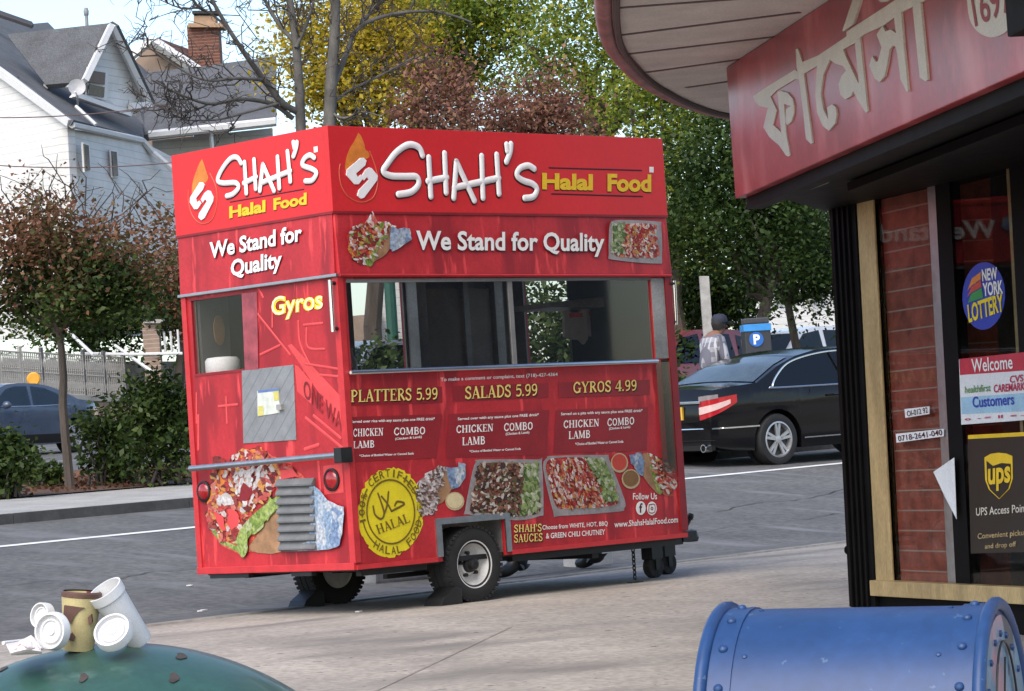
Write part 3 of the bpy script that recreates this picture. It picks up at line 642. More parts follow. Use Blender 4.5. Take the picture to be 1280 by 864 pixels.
chunks(E, a5, .0145, cart, [(250,235),(350,235),(400,250),(360,340),(310,420),(265,340)], [(.6,.56,.56),(.55,.5,.5),(.62,.6,.6)], 16, 24, 2.2, 1.9, .5); chunks(E, a5, .0152, cart, [(190,375),(225,355),(250,380),(235,395)], [(.6,.56,.56)], 5, 22, 1.5, 0, .5)
chunks(E, a5, .0156, cart, [(440,370),(465,380),(395,480),(325,560),(305,625),(285,600),(290,530),(340,460)], [(.25,.36,.06),(.32,.42,.12),(.2,.3,.05),(.4,.47,.2)], 36, 34, 3.2, 2.2, .35)
v = MB(); fr_ = [E(345.5, 599, .02), E(391.5, 597.5, .02), E(396, 688.5, .02), E(350, 690, .02)]
v.prism([p+V((.018, 0, 0)) for p in fr_], (-.012, 0, 0))
for i in range(8):
    t0, t1 = i/8, (i+.62)/8
    A, B = fr_[0].lerp(fr_[3], t0), fr_[1].lerp(fr_[2], t0); C_, D_ = fr_[1].lerp(fr_[2], t1), fr_[0].lerp(fr_[3], t1)
    o_ = V((-.018, 0, 0)); v.add([A+V((.006,0,0)), B+V((.006,0,0)), C_+o_, D_+o_, C_+o_-V((0,0,.01)), D_+o_-V((0,0,.01)), A+V((.006,0,-.055)), B+V((.006,0,-.055))], [(0,1,2,3), (3,2,4,5), (5,4,7,6), (0,3,5,6), (1,7,4,2)])
v.build('vent_louver', M('vent grey', (.15, .155, .16), .6, .0, var=.15, scale=10), cart)
# tail lights
m_tail = M('red lens', (.35, .008, .012), .15, var=.2, scale=20, coat=.6)
for c, r_ in (((130,340), 27), ((705,287), 36)):
    p = E(a5[0]+c[0]/3.6, a5[1]+c[1]/3.6); rad = .072 if r_ == 36 else .07
    tl_ = MB().lathe([(rad, 0), (rad, .015), (rad*.84, .018), (rad*.8, .012)], p, (-1, 0, 0), 28).build('tail_light', m_black, cart, smooth=40)
    MB().lathe([(rad*.82, .008), (rad*.7, .02), (rad*.3, .026), (0, .027)], p, (-1, 0, 0), 28).build('lens', m_tail, tl_, smooth=60)
# bumper bar, grab bars
p0, p1 = E(238, 586, .07), E(421, 569, .07)
bb = MB().tube([p0, p1], .02, 12).build('bumper_bar', m_alu, cart, smooth=50)
MB().box((-.095, p1.y-.07, p1.z-.05), (-.0, p1.y+.0, p1.z+.045)).build('bracket', m_black, bb, bevel=.004); MB().box((-.06, p0.y-.25, p0.z-.012), (0, p0.y-.21, p0.z+.012)).build('bracket', m_black, bb, bevel=.004)
for (x0, y0), (x1, y1), f in (((412.5, 350), (416.5, 415), E), ((227, 384), (230, 441), E), ((842.5, 351), (845, 406), S)):
    a_, b_ = f(x0, y0, .05), f(x1, y1, .05)
    if x0 < 300: a_.y = b_.y = W_+.05; a_.x = b_.x = .05; a_.z, b_.z = 1.80, 1.50
    if x0 > 800: a_ = onpl(x0, y0, (1, 0, 0), (L+.04, 0, 0)); b_ = onpl(x1, y1, (1, 0, 0), (L+.04, 0, 0))
    g_ = MB().tube([a_, b_], .014, 10).build('gas_strut', m_chrome, cart, smooth=50)
    n_ = V(nE) if x0 < 500 else V((1, 0, 0))
    off_ = n_*.05 if x0 > 400 else V((0, .05, 0))
    for q in (a_-V((0, 0, .02)), b_+V((0, 0, .02))): MB().tube([q, q-off_], .012).build('bracket', m_black, g_)
# diamond plate and permit notice
pl_ = MB().prism([E(303, 463.5), E(367.5, 456), E(371, 550), E(305, 554.5)], (-.006, 0, 0)).build('tread_plate', m_tread, cart, bevel=.002)
m_notice = M('notice paper', (.62, .66, .60), .6, var=.15, scale=14)
nt_ = MB().prism([E(322, 489, .007), E(348.5, 485.5, .007), E(350.5, 516, .007), E(322.5, 520.5, .007)], (-.003, 0, 0)).build('permit_notice', m_notice, pl_)
polys('street_print', E, .0115, 220, 330, 4.322, [[(443,683),(555,672),(555,685),(443,697)]], M('blue print', (.12, .2, .45), .5), pl_)
polys('street_print', E, .0115, 220, 330, 4.322, [[(443,770),(470,765),(472,818),(443,822)], [(525,690),(553,686),(556,735),(530,742)]], M('yellow print', (.6, .55, .15), .5), pl_)
MB().obox(E(345, 506, .03), (0, -.05, 0), (.03, 0, 0), (0, 0, -.035)).build('hasp', m_steelin, pl_)

# --- menu
a6 = (420, 330, 2.909); a7 = (420, 540, 2.667)
def mpanel(pts): return MB().poly([S(a6[0]+a/a6[2], a6[1]+b/a6[2], .002) for a, b in pts]).build('menu_panel', m_menu, cart)
hp = [mpanel(p) for p in ([(52,456),(385,446),(388,505),(55,516)], [(425,444),(772,433),(772,486),(425,501)], [(808,431),(1140,421),(1140,476),(810,487)])]
for o_, it in zip(hp, [('PLATTERS 5.99', (52,503),(370,492),(52,459)), ('SALADS 5.99', (468,491),(733,478),(468,447)), ('GYROS 4.99', (862,470),(1094,460),(862,430))]):
    words('lettering', S, .003, *a6, [it], m_ls, o_, .05, 2, 3); words('lettering', S, .007, *a6, [it], m_gold, o_, .024)
bp_ = [mpanel(p) for p in ([(55,557),(385,546),(365,706),(62,720)], [(410,546),(775,531),(765,693),(400,707)], [(800,531),(1135,520),(1130,678),(790,690)])]
bw = [[('Served over rice with any sauce plus one FREE drink*', (55,582),(360,571),(55,568)), ('CHICKEN', (62,628),(172,624),(62,600)), ('COMBO', (210,623),(325,619),(210,596)), ('(Chicken & Lamb)', (215,643),(312,635),(215,632)), ('LAMB', (62,671),(140,667),(62,645)), ('*Choice of Bottled Water or Canned Soda', (85,702),(283,693),(85,693))],
      [('Served over with any sauce plus one FREE drink*', (443,572),(738,556),(443,558)), ('CHICKEN', (437,615),(572,608),(437,588)), ('COMBO', (610,608),(716,602),(610,580)), ('(Chicken & Lamb)', (617,626),(703,619),(617,614)), ('LAMB', (458,660),(543,655),(458,631)), ('*Choice of Bottled Water or Canned Soda', (485,686),(672,676),(485,677))],
      [('Served on a pita with any sauce plus one FREE drink*', (818,554),(1115,541),(818,540)), ('CHICKEN', (827,597),(957,590),(827,570)), ('COMBO', (986,590),(1085,583),(986,563)), ('(Chicken & Lamb)', (993,606),(1070,599),(993,595)), ('LAMB', (845,637),(925,632),(845,609)), ('*Choice of Bottled Water or Canned Soda', (870,660),(1045,650),(870,650))]]
for o_, it in zip(bp_, bw): words('lettering', S, .004, *a6, it, m_lw, o_, .022)
words('lettering', S, .003, *a6, [('To make a comment or complaint, text (718)-427-4364', (380,431),(806,411),(380,414))], m_lw, cart, .012)
# --- lower side pictures
sl0 = MB().poly([S(a7[0]+p[0]/a7[2], a7[1]+p[1]/a7[2], .003) for p in jag(rr((182,268), 110, 150, .06, 26), 5, 3)]).build('halal_seal', m_seal, cart)
c = S(a7[0]+183/a7[2], a7[1]+266/a7[2], .006); ax, ay = V((1, 0, 0)), V((0, 0, 1))
rsx = (S(a7[0]+262/a7[2], a7[1]+266/a7[2], .006)-c).length
def ringpts(r_, n=40, a0=0, a1=360): return [c+(ax*math.cos(R(a0+(a1-a0)*i/n))+ay*math.sin(R(a0+(a1-a0)*i/n)))*r_ for i in range(n+1)]
rg = MB(); rg.tube(ringpts(rsx), .006, 6, (nS, .0015)); rg.tube(ringpts(rsx*1.2, 16, 190, 238), .005, 6, (nS, .0015)); rg.tube(ringpts(rsx*1.2, 10, 318, 350), .005, 6, (nS, .0015)); rg.tube(ringpts(rsx*1.2, 10, 12, 60), .005, 6, (nS, .0015)); rg.tube(ringpts(rsx*1.2, 8, 140, 185), .005, 6, (nS, .0015))
rg.build('lettering', m_sealtxt, sl0)
tx = MB(); cc = c+V((0, -.001, 0)); arc_text(tx, '100% CERTIFIED', cc, ax, ay, rsx*1.21, 196, 24, .05); arc_text(tx, 'HALAL FOOD', cc, ax, ay, rsx*1.21, 230, 345, .05, True); tx.build('lettering', m_sealtxt, sl0)
words('lettering', S, .006, *a7, [('HALAL', (140,342),(248,300),(130,312))], m_sealtxt, sl0, .015)
strokes('lettering', S, .0055, *a7, [[(124,248),(130,275),(150,290),(160,268),(140,205)], [(175,200),(170,245),(160,275)], [(152,215),(172,240),(185,264)], [(185,264),(228,240),(205,232),(196,245)]], m_sealtxt, sl0, 7, nS, .0015)
picture('food_picture', S, a7, .003, [(jag([(300,140),(345,112),(375,120),(365,180),(340,230),(330,275),(285,285),(268,255),(262,200),(275,165)], 5), m_fgrey), (curve([(365,130),(385,140),(385,190),(355,235),(338,232),(345,180)]), m_pita), (jag([(370,115),(405,120),(410,102),(432,108),(435,140),(415,180),(385,195),(372,150)], 3), m_foil)], 'printed pale gyro beside the yellow seal')
chunks(S, a7, .0065, cart, [(300,145),(345,115),(370,125),(355,190),(330,270),(290,280),(270,250),(265,200)], GREY, 150, 8)
def dip(ctr, rx, ry, m_, lab):
    picture('dip_cup_picture', S, a7, .005, [(rr(ctr, rx, ry), m_cup), (rr((ctr[0], ctr[1]-2), rx*.84, ry*.82), m_)], lab)
dip((396,231), 32, 31, m_dip3, 'printed cup of cream sauce')
picture('food_picture', S, a7, .003, [(curve([(468,98),(480,92),(670,92),(686,100),(692,262),(680,280),(600,295),(440,275),(430,262),(455,130)], 3), m_tray), (jag([(475,102),(672,102),(684,255),(670,272),(590,284),(450,268),(445,255)], 5), m_fsalad), (jag([(620,108),(672,105),(682,250),(665,270),(610,280),(625,220),(612,160)], 7), m_flet)], 'printed tray of dark meat with lettuce')
picture('food_picture', S, a7, .003, [(curve([(705,85),(720,80),(895,77),(910,90),(962,225),(960,255),(940,266),(745,280),(725,270),(690,120)], 3), m_tray), (jag([(712,90),(892,87),(945,220),(930,245),(750,258),(730,245),(700,130)], 5), m_fred), (jag([(830,88),(892,88),(920,150),(945,222),(900,245),(870,180),(880,140)], 7), m_flet)], 'printed tray of red chicken salad')
dip((945,103), 29, 33, m_dip1, 'printed cup of red sauce'); dip((983,157), 31, 33, m_dip2, 'printed cup of brown sauce')
picture('food_picture', S, a7, .003, [(jag([(1040,70),(1090,85),(1115,110),(1145,130),(1140,170),(1120,210),(1090,212),(1065,170),(1045,120)], 5), m_fwrap), (curve([(1015,80),(1040,75),(1085,165),(1085,205),(1065,200),(1020,140)]), m_pita), (curve([(1045,110),(1058,112),(1090,180),(1082,208),(1068,190)]), m_lett), (jag([(975,75),(1015,70),(1030,100),(1020,150),(1000,130),(985,105)], 3), m_foil)], 'printed gyro near the front corner')
sz = [("SHAH'S", (593,335),(686,331),(593,310)), ('SAUCES', (593,369),(689,363),(593,343))]
words('lettering', S, .003, *a7, sz, m_ls, cart, .05, 2, 2); words('lettering', S, .007, *a7, sz, m_gold, cart, .015)
words('lettering', S, .004, *a7, [('Choose from WHITE, HOT, BBQ', (688,329),(906,315),(688,311)), ('& GREEN CHILI CHUTNEY', (700,356),(897,342),(700,338)), ('Follow Us', (990,226),(1070,225),(990,204)), ('www.ShahsHalalFood.com', (928,319),(1140,302),(928,298))], m_lw, cart, .014)
for ctr, lab in (((1016,254), 'f'), ((1053,255), 'o')):
    ic = MB().poly([S(a7[0]+p[0]/a7[2], a7[1]+p[1]/a7[2], .004) for p in rr(ctr, 16.5, 23)]).build('social_icon', m_lw, cart)
    if lab == 'f': words('lettering', S, .006, *a7, [('f', (1011,270),(1022,269),(1011,238))], m_ls, ic, .02)
    else: strokes('lettering', S, .0055, *a7, [[(1044,243),(1062,242),(1062,267),(1044,268),(1044,243)], [(1050,255),(1053,250),(1057,255),(1053,260),(1050,255)]], m_reddark, ic, 3, nS, .001)
chunks(S, a7, .007, cart, [(475,105),(620,105),(625,160),(610,275),(590,278),(452,264),(450,250)], MEAT, 480, 9, 2.0, .5, 1.5); chunks(S, a7, .007, cart, [(615,110),(672,108),(680,250),(665,266),(612,276),(625,190)], GRNS, 150, 12, 2.2, 1.2, .8)
chunks(S, a7, .007, cart, [(712,95),(840,92),(890,190),(895,245),(752,254),(735,240),(704,130)], REDS, 480, 10, 2.8, 1.1, .5); chunks(S, a7, .015, cart, [(835,92),(890,92),(918,150),(940,220),(900,240),(880,170)], GRNS, 140, 11, 2.2, 1.1, .8)
chunks(S, a7, .007, cart, [(1045,80),(1110,110),(1140,135),(1135,170),(1115,205),(1092,205),(1070,160)], REDS, 130, 8)
# --- wheel arch
ar = MB(); ar.box((.685, -.012, .03), (.735, .0, .275)); ar.box((1.30, -.012, .02), (1.345, .0, .275)); ar.box((.735, -.012, .235), (1.30, .0, .275)); ar.build('wheel_arch_trim', m_alu, cart)
MB().box((.71, .26, -.02), (1.34, .27, .26)).box((.71, .031, .245), (1.34, .26, .26)).box((.71, .031, 0), (.725, .26, .24)).box((1.315, .031, 0), (1.33, .26, .24)).build('wheel_well', m_steelin, cart)
m_rim = M('white wheel rim', (.66, .66, .65), .45, var=.15, scale=8)
def trailer_wheel(c, ax):
    R_ = .246
    tread = [(.135, .085), (.16, .098), (.20, .10), (.232, .094), (R_, .075), (R_, .03), (R_-.006, .028), (R_-.006, .022), (R_, .02), (R_, -.02), (R_-.006, -.022), (R_-.006, -.028), (R_, -.03), (R_, -.075), (.232, -.094), (.20, -.10), (.16, -.098), (.135, -.085)]
    ty = MB().lathe(tread, c, ax, 48)
    a_ = V(ax).normalized(); u = a_.orthogonal().normalized(); v_ = a_.cross(u)
    for i in range(44):
        w_ = 2*math.pi*i/44; rd = u*math.cos(w_)+v_*math.sin(w_); tn = a_.cross(rd)
        for sd_ in (1, -1): ty.obox(V(c)+rd*(R_-.012)+a_*(.05*sd_)-tn*.011, a_*(.05*sd_), tn*.020, rd*.0128)
    wh = MB().lathe([(.10, .0), (.10, .001)], c, ax, 12).build('wheel', m_black, cart)
    ty.build('tyre', m_rubber, wh, smooth=35)
    MB().lathe([(.165, .085), (.158, .096), (.148, .094), (.142, .06), (.128, .045), (.115, .03), (.075, .026), (.068, .04), (.0, .04)], c, ax, 40).lathe([(.165, -.085), (.14, -.06), (.0, -.05)], c, ax, 30).build('rim', m_rim, wh, smooth=40)
    hb = MB().lathe([(.055, .035), (.05, .06), (.036, .065), (.034, .10), (.02, .108), (0, .108)], c, ax, 20)
    for i in range(5):
        w_ = 2*math.pi*i/5+.3; q = V(c)+(u*math.cos(w_)+v_*math.sin(w_))*.075; hb.lathe([(.013, .025), (.013, .055), (0, .056)], q, ax, 6)
    hb.build('hub', m_black, wh, smooth=30)
trailer_wheel((1.02, .105, -.039), (0, -1, 0)); trailer_wheel((1.02, W_-.115, -.039), (0, 1, 0))
MB().box((.97, .2, -.07), (1.03, W_-.2, -.01)).box((.5, .28, -.09), (1.5, .32, -.06)).build('axle', m_black, cart)
# castors, hitch, chain
for p in ((3.13, .42, -.285), (3.50, .64, -.285)):
    x, y, z = p
    cw = MB().box((x-.045, y-.05, z+.13), (x-.035, y+.05, z+.14)).box((x-.06, y-.052, z+.135), (x+.05, y+.052, z+.25)).box((x-.02, y-.048, z+.06), (x+.02, y-.040, z+.14)).box((x-.02, y+.040, z+.06), (x+.02, y+.048, z+.14)).build('castor', m_black, cart)
    MB().lathe([(.05, .033), (.075, .032), (.083, .02), (.083, -.02), (.075, -.032), (.05, -.033), (0, -.03)], (x, y, z+.083), (0, 1, 0), 24).lathe([(.05, .033), (0, .03)], (x, y, z+.083), (0, 1, 0), 24).build('tyre', M('worn castor rubber', (.035, .034, .033), .8, var=.4, scale=30), cw, smooth=40)
ht = MB(); ht.box((3.041, .57, -.075), (3.62, .66, -.005)); ht.box((3.61, .56, -.06), (3.76, .67, .015)); ht.lathe([(.045, 0), (.055, .03), (.04, .08), (0, .09)], (3.76, .615, -.065), (0, 0, 1), 14); ht.box((3.06, .36, -.05), (3.20, .66, -.012)); ht.box((3.44, .60, -.06), (3.56, .68, -.02))
htt = ht.build('tow_hitch', m_black, cart, bevel=.006)
MB().tube([(3.66, .61, .0), (3.74, .60, .11)], .018, 8).lathe([(.022, 0), (.026, .02), (.02, .04), (0, .045)], (3.735, .60, .10), (.4, -.1, .8), 10).build('lever', m_black, htt)
ch = MB()
for i in range(7):
    z = -.06-i*.03; a_ = V((.012, 0, 0)) if i % 2 else V((0, .012, 0)); ch.tube([V((2.62, .12, z))+a_*math.cos(t)+V((0, 0, .021*math.sin(t))) for t in np.linspace(0, 2*math.pi, 9)], .005, 5)
ch.box((2.57, .09, -.285), (2.67, .15, -.275)); ch.build('safety_chain', m_black, cart)
MB().box((2.95, .3, -.06), (3.05, .9, -.03)).build('front_crossbar', m_black, cart)

# wedges under the wheels, goods inside
def wedge(c, d, name, lab):
    c, d = V(c), V(d).normalized(); sd_ = V((-d.y, d.x, 0))*.085
    MBo = MB().prism([c-sd_, c-sd_+d*.19, c-sd_+d*.16+V((0, 0, .05)), c-sd_+d*.05+V((0, 0, .115)), c-sd_+V((0, 0, .10))], sd_*2)
    tag(MBo.build(name, m_black, bevel=.006), lab, 'wheel chock', 'wedges chocking the cart wheels')
wedge((.86, .06, -.284), (-1, 0, 0), 'wheel_chock', 'black wedge chock against the white rimmed near wheel of the cart')
wedge((.86, 1.42, -.284), (-1, 0, 0), 'wheel_chock', 'black wedge chock against the far rear wheel under the red cart corner')
m_bag = M('white paper bag', (.50, .48, .47), .8, var=.12, scale=12)
for i, (ox, oy, yy, lab) in enumerate(((0, 0, .62, 'left white printed paper bag hanging inside the cart window'), (24, -3, .70, 'right white printed paper bag hanging behind the other in the cart window'))):
    q = [onpl(706+x*.95+ox, 385+y*.95+oy, (0, 1, 0), (0, yy, 0)) for x, y in ((0, 4), (6, 2), (9, 8), (19, 7), (22, 1), (28, 2), (31, 40), (26, 48), (20, 42), (10, 41), (0, 38))]
    b = MB().prism(q, (0, .025, 0)).build('paper_bag', m_bag, bevel=.004); tag(b, lab, 'paper bag', 'paper bags hanging in the cart')
    MB().tube([onpl(x+ox, 395+y+oy, (0, 1, 0), (0, yy-.003, 0)) for x, y in ((712, 0), (718, -1.5), (728, -1))], .018, 6, (nS, .002)).build('printed_mark', m_redlite, b)
tub = MB().lathe([(0, 0), (.105, 0), (.115, .02), (.115, .09), (.10, .11), (.05, .115), (0, .115)], E(279, 468, -.13)+V((0, 0, .0)), (0, 0, 1), 28).build('plastic_tub', m_white, smooth=40)
tag(tub, 'white round plastic tub on the ledge inside the cart end window', 'tub')
bt = MB().lathe([(0, 0), (.045, 0), (.05, .02), (.05, .13), (.03, .17), (.022, .2), (.026, .22), (0, .225)], (.93, 1.0, 1.21), (0, 0, 1), 20).build('plastic_bottle', M('clear plastic', (.45, .44, .44), .3, var=.15), smooth=40)
tag(bt, 'pale plastic bottle standing inside the cart behind the left pane', 'bottle')
# ------------------------------------------------------------------ corner store
m_gold_f = M('gold anodised frame', (.50, .37, .18), .45, .15, var=.25, scale=5, fine=.08, stretch=(1, 1, .3))
m_brick = M('glazed red brick', (.38, .10, .065), .5, var=.3, scale=9, fine=.1)
blend_over(m_brick, line_fac(2, .115, .07), (.36, .27, .22))
m_sign = M('faded red sign face', (.36, .04, .05), .3, var=.3, scale=1.4, spec=.5, fine=.05)
blend_over(m_sign, noise_fac(3, .55, .72, (1, 1, .6), 6), (.5, .13, .13))
m_cream = M('cream lettering', (.62, .56, .47), .5, var=.08, scale=6)
m_soff = M('soffit boards', (.62, .57, .54), .6, var=.12, scale=3)
m_groove = M('soffit groove', (.12, .08, .08), .8)
m_lip = M('worn pink canopy edge', (.36, .13, .13), .5, var=.35, scale=6)
m_wallst = M('grey stucco', (.30, .29, .28), .85, var=.12, scale=4)
m_sglass = glass('shop window glass', (.86, .87, .87), .016, .02)
m_blkpost = M('black enamel post', (.0035, .0035, .004), .6, var=.3, scale=8, spec=.12)
store = thing('corner_store', 'corner shop with black front, gold window frame and rounded white canopy', 'shop', (3.2, -5.0, -.4))
def wp(s_, z, k=0): q = WP+WD*s_+WN*(k-.021*(z+.3)); return V((q.x, q.y, z))
def wbox(mb, s0, s1, z0, z1, k0, k1): return mb.obox(wp(s0, z0, k0), WD*(s1-s0), WN*(k1-k0), V((0, 0, z1-z0))-WN*.021*(z1-z0))
sP0, sP1, sG, sB, sA, sMl = 0.0, ws(1086), ws(1109, -.012), ws(1181, -.05), ws(1191, -.04), ws(1207, -.03)
KG = -.03
ZT, ZB = 2.05, -.28
mb = MB(); wbox(mb, sP1, .0, -.9, 2.1, -.30, .0)
for i in range(4): wbox(mb, sP1*(.18+.2*i)-.02, sP1*(.18+.2*i), -.9, 2.05, .0, .018)
mb.build('corner_post', m_blkpost, store, bevel=.004)
MB().lathe([(.012, 0), (.03, .005), (.03, .012), (.012, .016)], wp(.0, -.05, -.02), WD, 16).tube([wp(.0, -.05, -.02), wp(.03, -.05, -.02)], .01).build('hook', m_blkpost, store)
g = MB(); wbox(g, sG, sP1, ZB-.03, ZT, -.026, -.012); wbox(g, -5, sP1, ZB-.03, ZB+.06, -.05, .03)
g.build('gold_frame', m_gold_f, store, bevel=.006)
mb = MB(); wbox(mb, -5, sP1, -1.2, ZB-.03, -.2, -.03); mb.build('base_panel', m_blkpost, store)
mb = MB(); wbox(mb, sB-.05, sG+.02, -.9, ZT, -.40, -.075); mb.build('brick_pier', m_brick, store)
mb = MB(); wbox(mb, sA, sB, ZB+.06, ZT, -.07, -.035); mb.build('window_bead', m_alu, store, bevel=.004)
mb = MB(); wbox(mb, sMl, sA, ZB+.06, ZT, -.09, -.025); wbox(mb, ws(1310), ws(1276), ZB+.06, ZT, -.14, -.03); wbox(mb, -5, sP1, ZT, 2.2, -.3, .01); mb.build('mullion', m_blkpost, store)
mb = MB(); wbox(mb, ws(1275), ws(1268), ZB+.06, ZT, -.12, -.05); mb.build('gold_bead', m_gold_f, store)
for a_, b_ in ((sB, sG), (ws(1276), sMl)):
    mb = MB(); wbox(mb, a_, b_, ZB+.06, ZT, KG-.006, KG); mb.build('window_pane', m_sglass, store)
# soffit band, beam and canopy
def gp(s_, z, k=0): q = GP+GD*s_+GN*k; return V((q.x, q.y, z))
ZS = 1.985
p = [gp(.0, ZS, -.17), gp(-6, ZS, -.17), wp(-6.5, ZS, -.2), wp(.0, ZS, -.2), wp(.06, ZS, .0)]
MB().prism(p, (0, 0, .05)).build('black_soffit', m_blkpost, store)
mb = MB(); mb.obox(gp(-.01, 1.90, -.06), GD*-6, GN*-.09, V((0, 0, .074))); wbox(mb, -5.5, .02, 2.0, 2.3, -.2, .10); mb.obox(gp(-.5, 1.93, -.5), GD*-5.5, GN*-.06, V((0, 0, .044))); mb.build('awning_beam', m_blkpost, store)
MB().prism([gp(-.02, ZS-.006, -.18), gp(-.62, ZS-.006, -.18), gp(-.52, ZS-.006, -.40), gp(.08, ZS-.006, -.38)], (0, 0, .005)).build('soffit_panel', M('grey soffit panel', (.2, .2, .21), .4, .2), store)
sgn = MB(); sgn.obox(gp(0, 1.965, 0), GD*-6, GN*-.16, V((0, 0, .72))); sgn.build('sign_face', m_sign, store, bevel=.004)
sgp = [o for o in bpy.data.objects if o.name.startswith('sign_face')][0]
b1 = (740, 0, 2.370)
def sgstroke(lines, w_, k=.004):
    mb = MB()
    for l_ in lines:
        pts = [Sg(b1[0]+a/b1[2], b1[1]+b/b1[2], k) for a, b in l_]; path = crom(pts, 5) if len(pts) > 2 else pts
        t = (path[-1]-path[0]).normalized(); steep = abs(t.z) > .5
        mb.tube(path, (w_*.62 if not steep else w_)/b1[2]/2*.0105 if steep else w_/b1[2]/2*.0048, 10, (GN, .006))
    return mb
GA_, GB_ = (930, 40, 5.081), (1050, 0, 5.565)
glyphs = [(GA_, [(65,408),(130,362),(330,240),(350,255),(362,300),(330,300),(215,370),(175,410),(215,497),(160,482),(105,470),(75,440)]),
 (GA_, [(160,480),(216,493),(193,590),(245,640),(290,788),(275,785),(230,720),(170,670),(130,605)]),
 (GA_, [(220,375),(262,385),(262,470),(275,640),(300,785),(285,792),(245,650),(230,480)]),
 (GA_, [(235,372),(285,385),(318,425),(326,470),(325,520),(310,570),(285,592),(272,570),(275,490),(308,470),(258,455),(240,460)]),
 (GA_, [(338,110),(350,105),(365,145),(378,190),(385,235),(415,470),(445,705),(435,712),(403,680),(385,500),(360,310),(345,230)]),
 (GA_, [(378,192),(480,150),(690,10),(740,-20),(750,45),(715,70),(640,110),(555,175),(475,215),(395,262),(370,250)]),
 (GA_, [(475,215),(540,180),(555,180),(515,270),(498,390),(515,490),(545,555),(540,480),(570,458),(592,475),(600,520),(590,580),(550,628),(510,595),(475,510),(465,400),(470,290)]),
 (GA_, [(555,175),(640,110),(655,150),(735,320),(742,325),(715,50),(750,45),(775,290),(798,505),(785,512),(740,440),(705,375),(695,405),(655,428),(625,400),(612,335),(630,280),(660,245),(640,215),(590,200)]),
 (GB_, [(60,220),(400,0),(420,-10),(620,-10),(575,20),(440,85),(310,180),(180,240),(150,265),(60,305)]),
 (GB_, [(270,240),(310,180),(330,218),(370,205),(405,232),(392,122),(440,85),(460,330),(490,635),(480,640),(437,555),(415,380),(400,320),(380,320),(360,345),(345,440),(325,530),(290,572),(255,545),(220,455),(238,390),(265,430),(280,425),(305,330),(290,290)]),
 (GB_, [(520,30),(575,15),(605,310),(628,555),(612,565),(572,540),(545,280)]), (GB_, [(110,-20),(165,-10),(110,165),(40,218),(32,215)]), (GB_, [(280,-5),(300,15),(345,10),(370,-10)])]
for i, (o3, g_) in enumerate(glyphs):
    MB().prism([Sg(o3[0]+x/o3[2], o3[1]+y/o3[2], .0) for x, y in g_], GN*(.006+.0005*i)).build('lettering', m_cream, sgp)
bd = MB().poly([Sg(b1[0]+p[0]/b1[2], b1[1]+p[1]/b1[2], .003) for p in curve([(1112,10),(1118,55),(1140,92),(1180,111),(1222,98),(1250,60),(1260,0),(1250,-50),(1120,-50)], 3)]).build('number_badge', m_cream, sgp)
mb = MB(); put_text(mb, '1697', *[Sg(b1[0]+p[0]/b1[2], b1[1]+p[1]/b1[2], .006) for p in ((1135,81),(1248,32),(1120,-14))], .01); mb.build('lettering', M('badge red', (.3, .03, .04), .5), sgp)
lb = MB(); q = Sg(1259, 47, .14); lb.obox(q, GD*-.5, GN*-.13, V((0, 0, 1.0))).build('floodlight_box', m_blkpost, store, bevel=.01)
ZC = 2.69
edge = [onpl(x, y, (0, 0, 1), (0, 0, ZC)) for x, y in ((910,145), (880,138.5), (850,128), (824,115), (800,100), (775,75), (762,55), (756.5,30), (755,0), (755.5,-40), (757,-100))]
edge = [edge[0]+V((1.6, .35, 0)), edge[0]+V((.8, .3, 0))]+edge
edge = crom(edge, 4)
inner = [gp(-7.5, ZC, -.1), wp(-7, ZC, -.5), wp(.6, ZC, -1.2)]
MB().prism(edge+inner, (0, 0, .25)).build('canopy', m_soff, store)
d0 = (onpl(1000, 20, (0, 0, 1), (0, 0, ZC))-onpl(775, 42, (0, 0, 1), (0, 0, ZC))); d0.normalize(); pn = V((-d0.y, d0.x, 0))
for (xa, ya), (xb, yb) in (((772, 10.5), (1020, -8)), ((772, 45), (1000, 16)), ((786, 68), (972, 46)), ((808, 91), (945, 72)), ((858, 110), (920, 101)), ((790, -25), (1020, -50))):
    a_ = onpl(xa, ya, (0, 0, 1), (0, 0, ZC-.003)); b_ = onpl(xb, yb, (0, 0, 1), (0, 0, ZC-.003)); t_ = (b_-a_).normalized(); n_ = V((-t_.y, t_.x, 0))*.022
    MB().prism([a_-n_, b_-n_, b_+n_, a_+n_], (0, 0, .006)).build('soffit_groove', m_groove, store)
lp = MB(); lp.tube([p+V((0, 0, .02)) for p in edge], .045, 8); lp.build('canopy_edge', m_lip, store, smooth=60)
fs = MB(); n_ = len(edge); fs.add([p+V((0, 0, .03)) for p in edge]+[p+V((0, 0, .8)) for p in edge], [(i, i+1, n_+i+1, n_+i) for i in range(n_-1)]); fs.build('canopy_fascia', m_lip, store, smooth=60)
dk = MB(); dk.tube([p+V((.05, -.03, -.012)) for p in edge], .018, 6); dk.build('canopy_bead', m_groove, store)
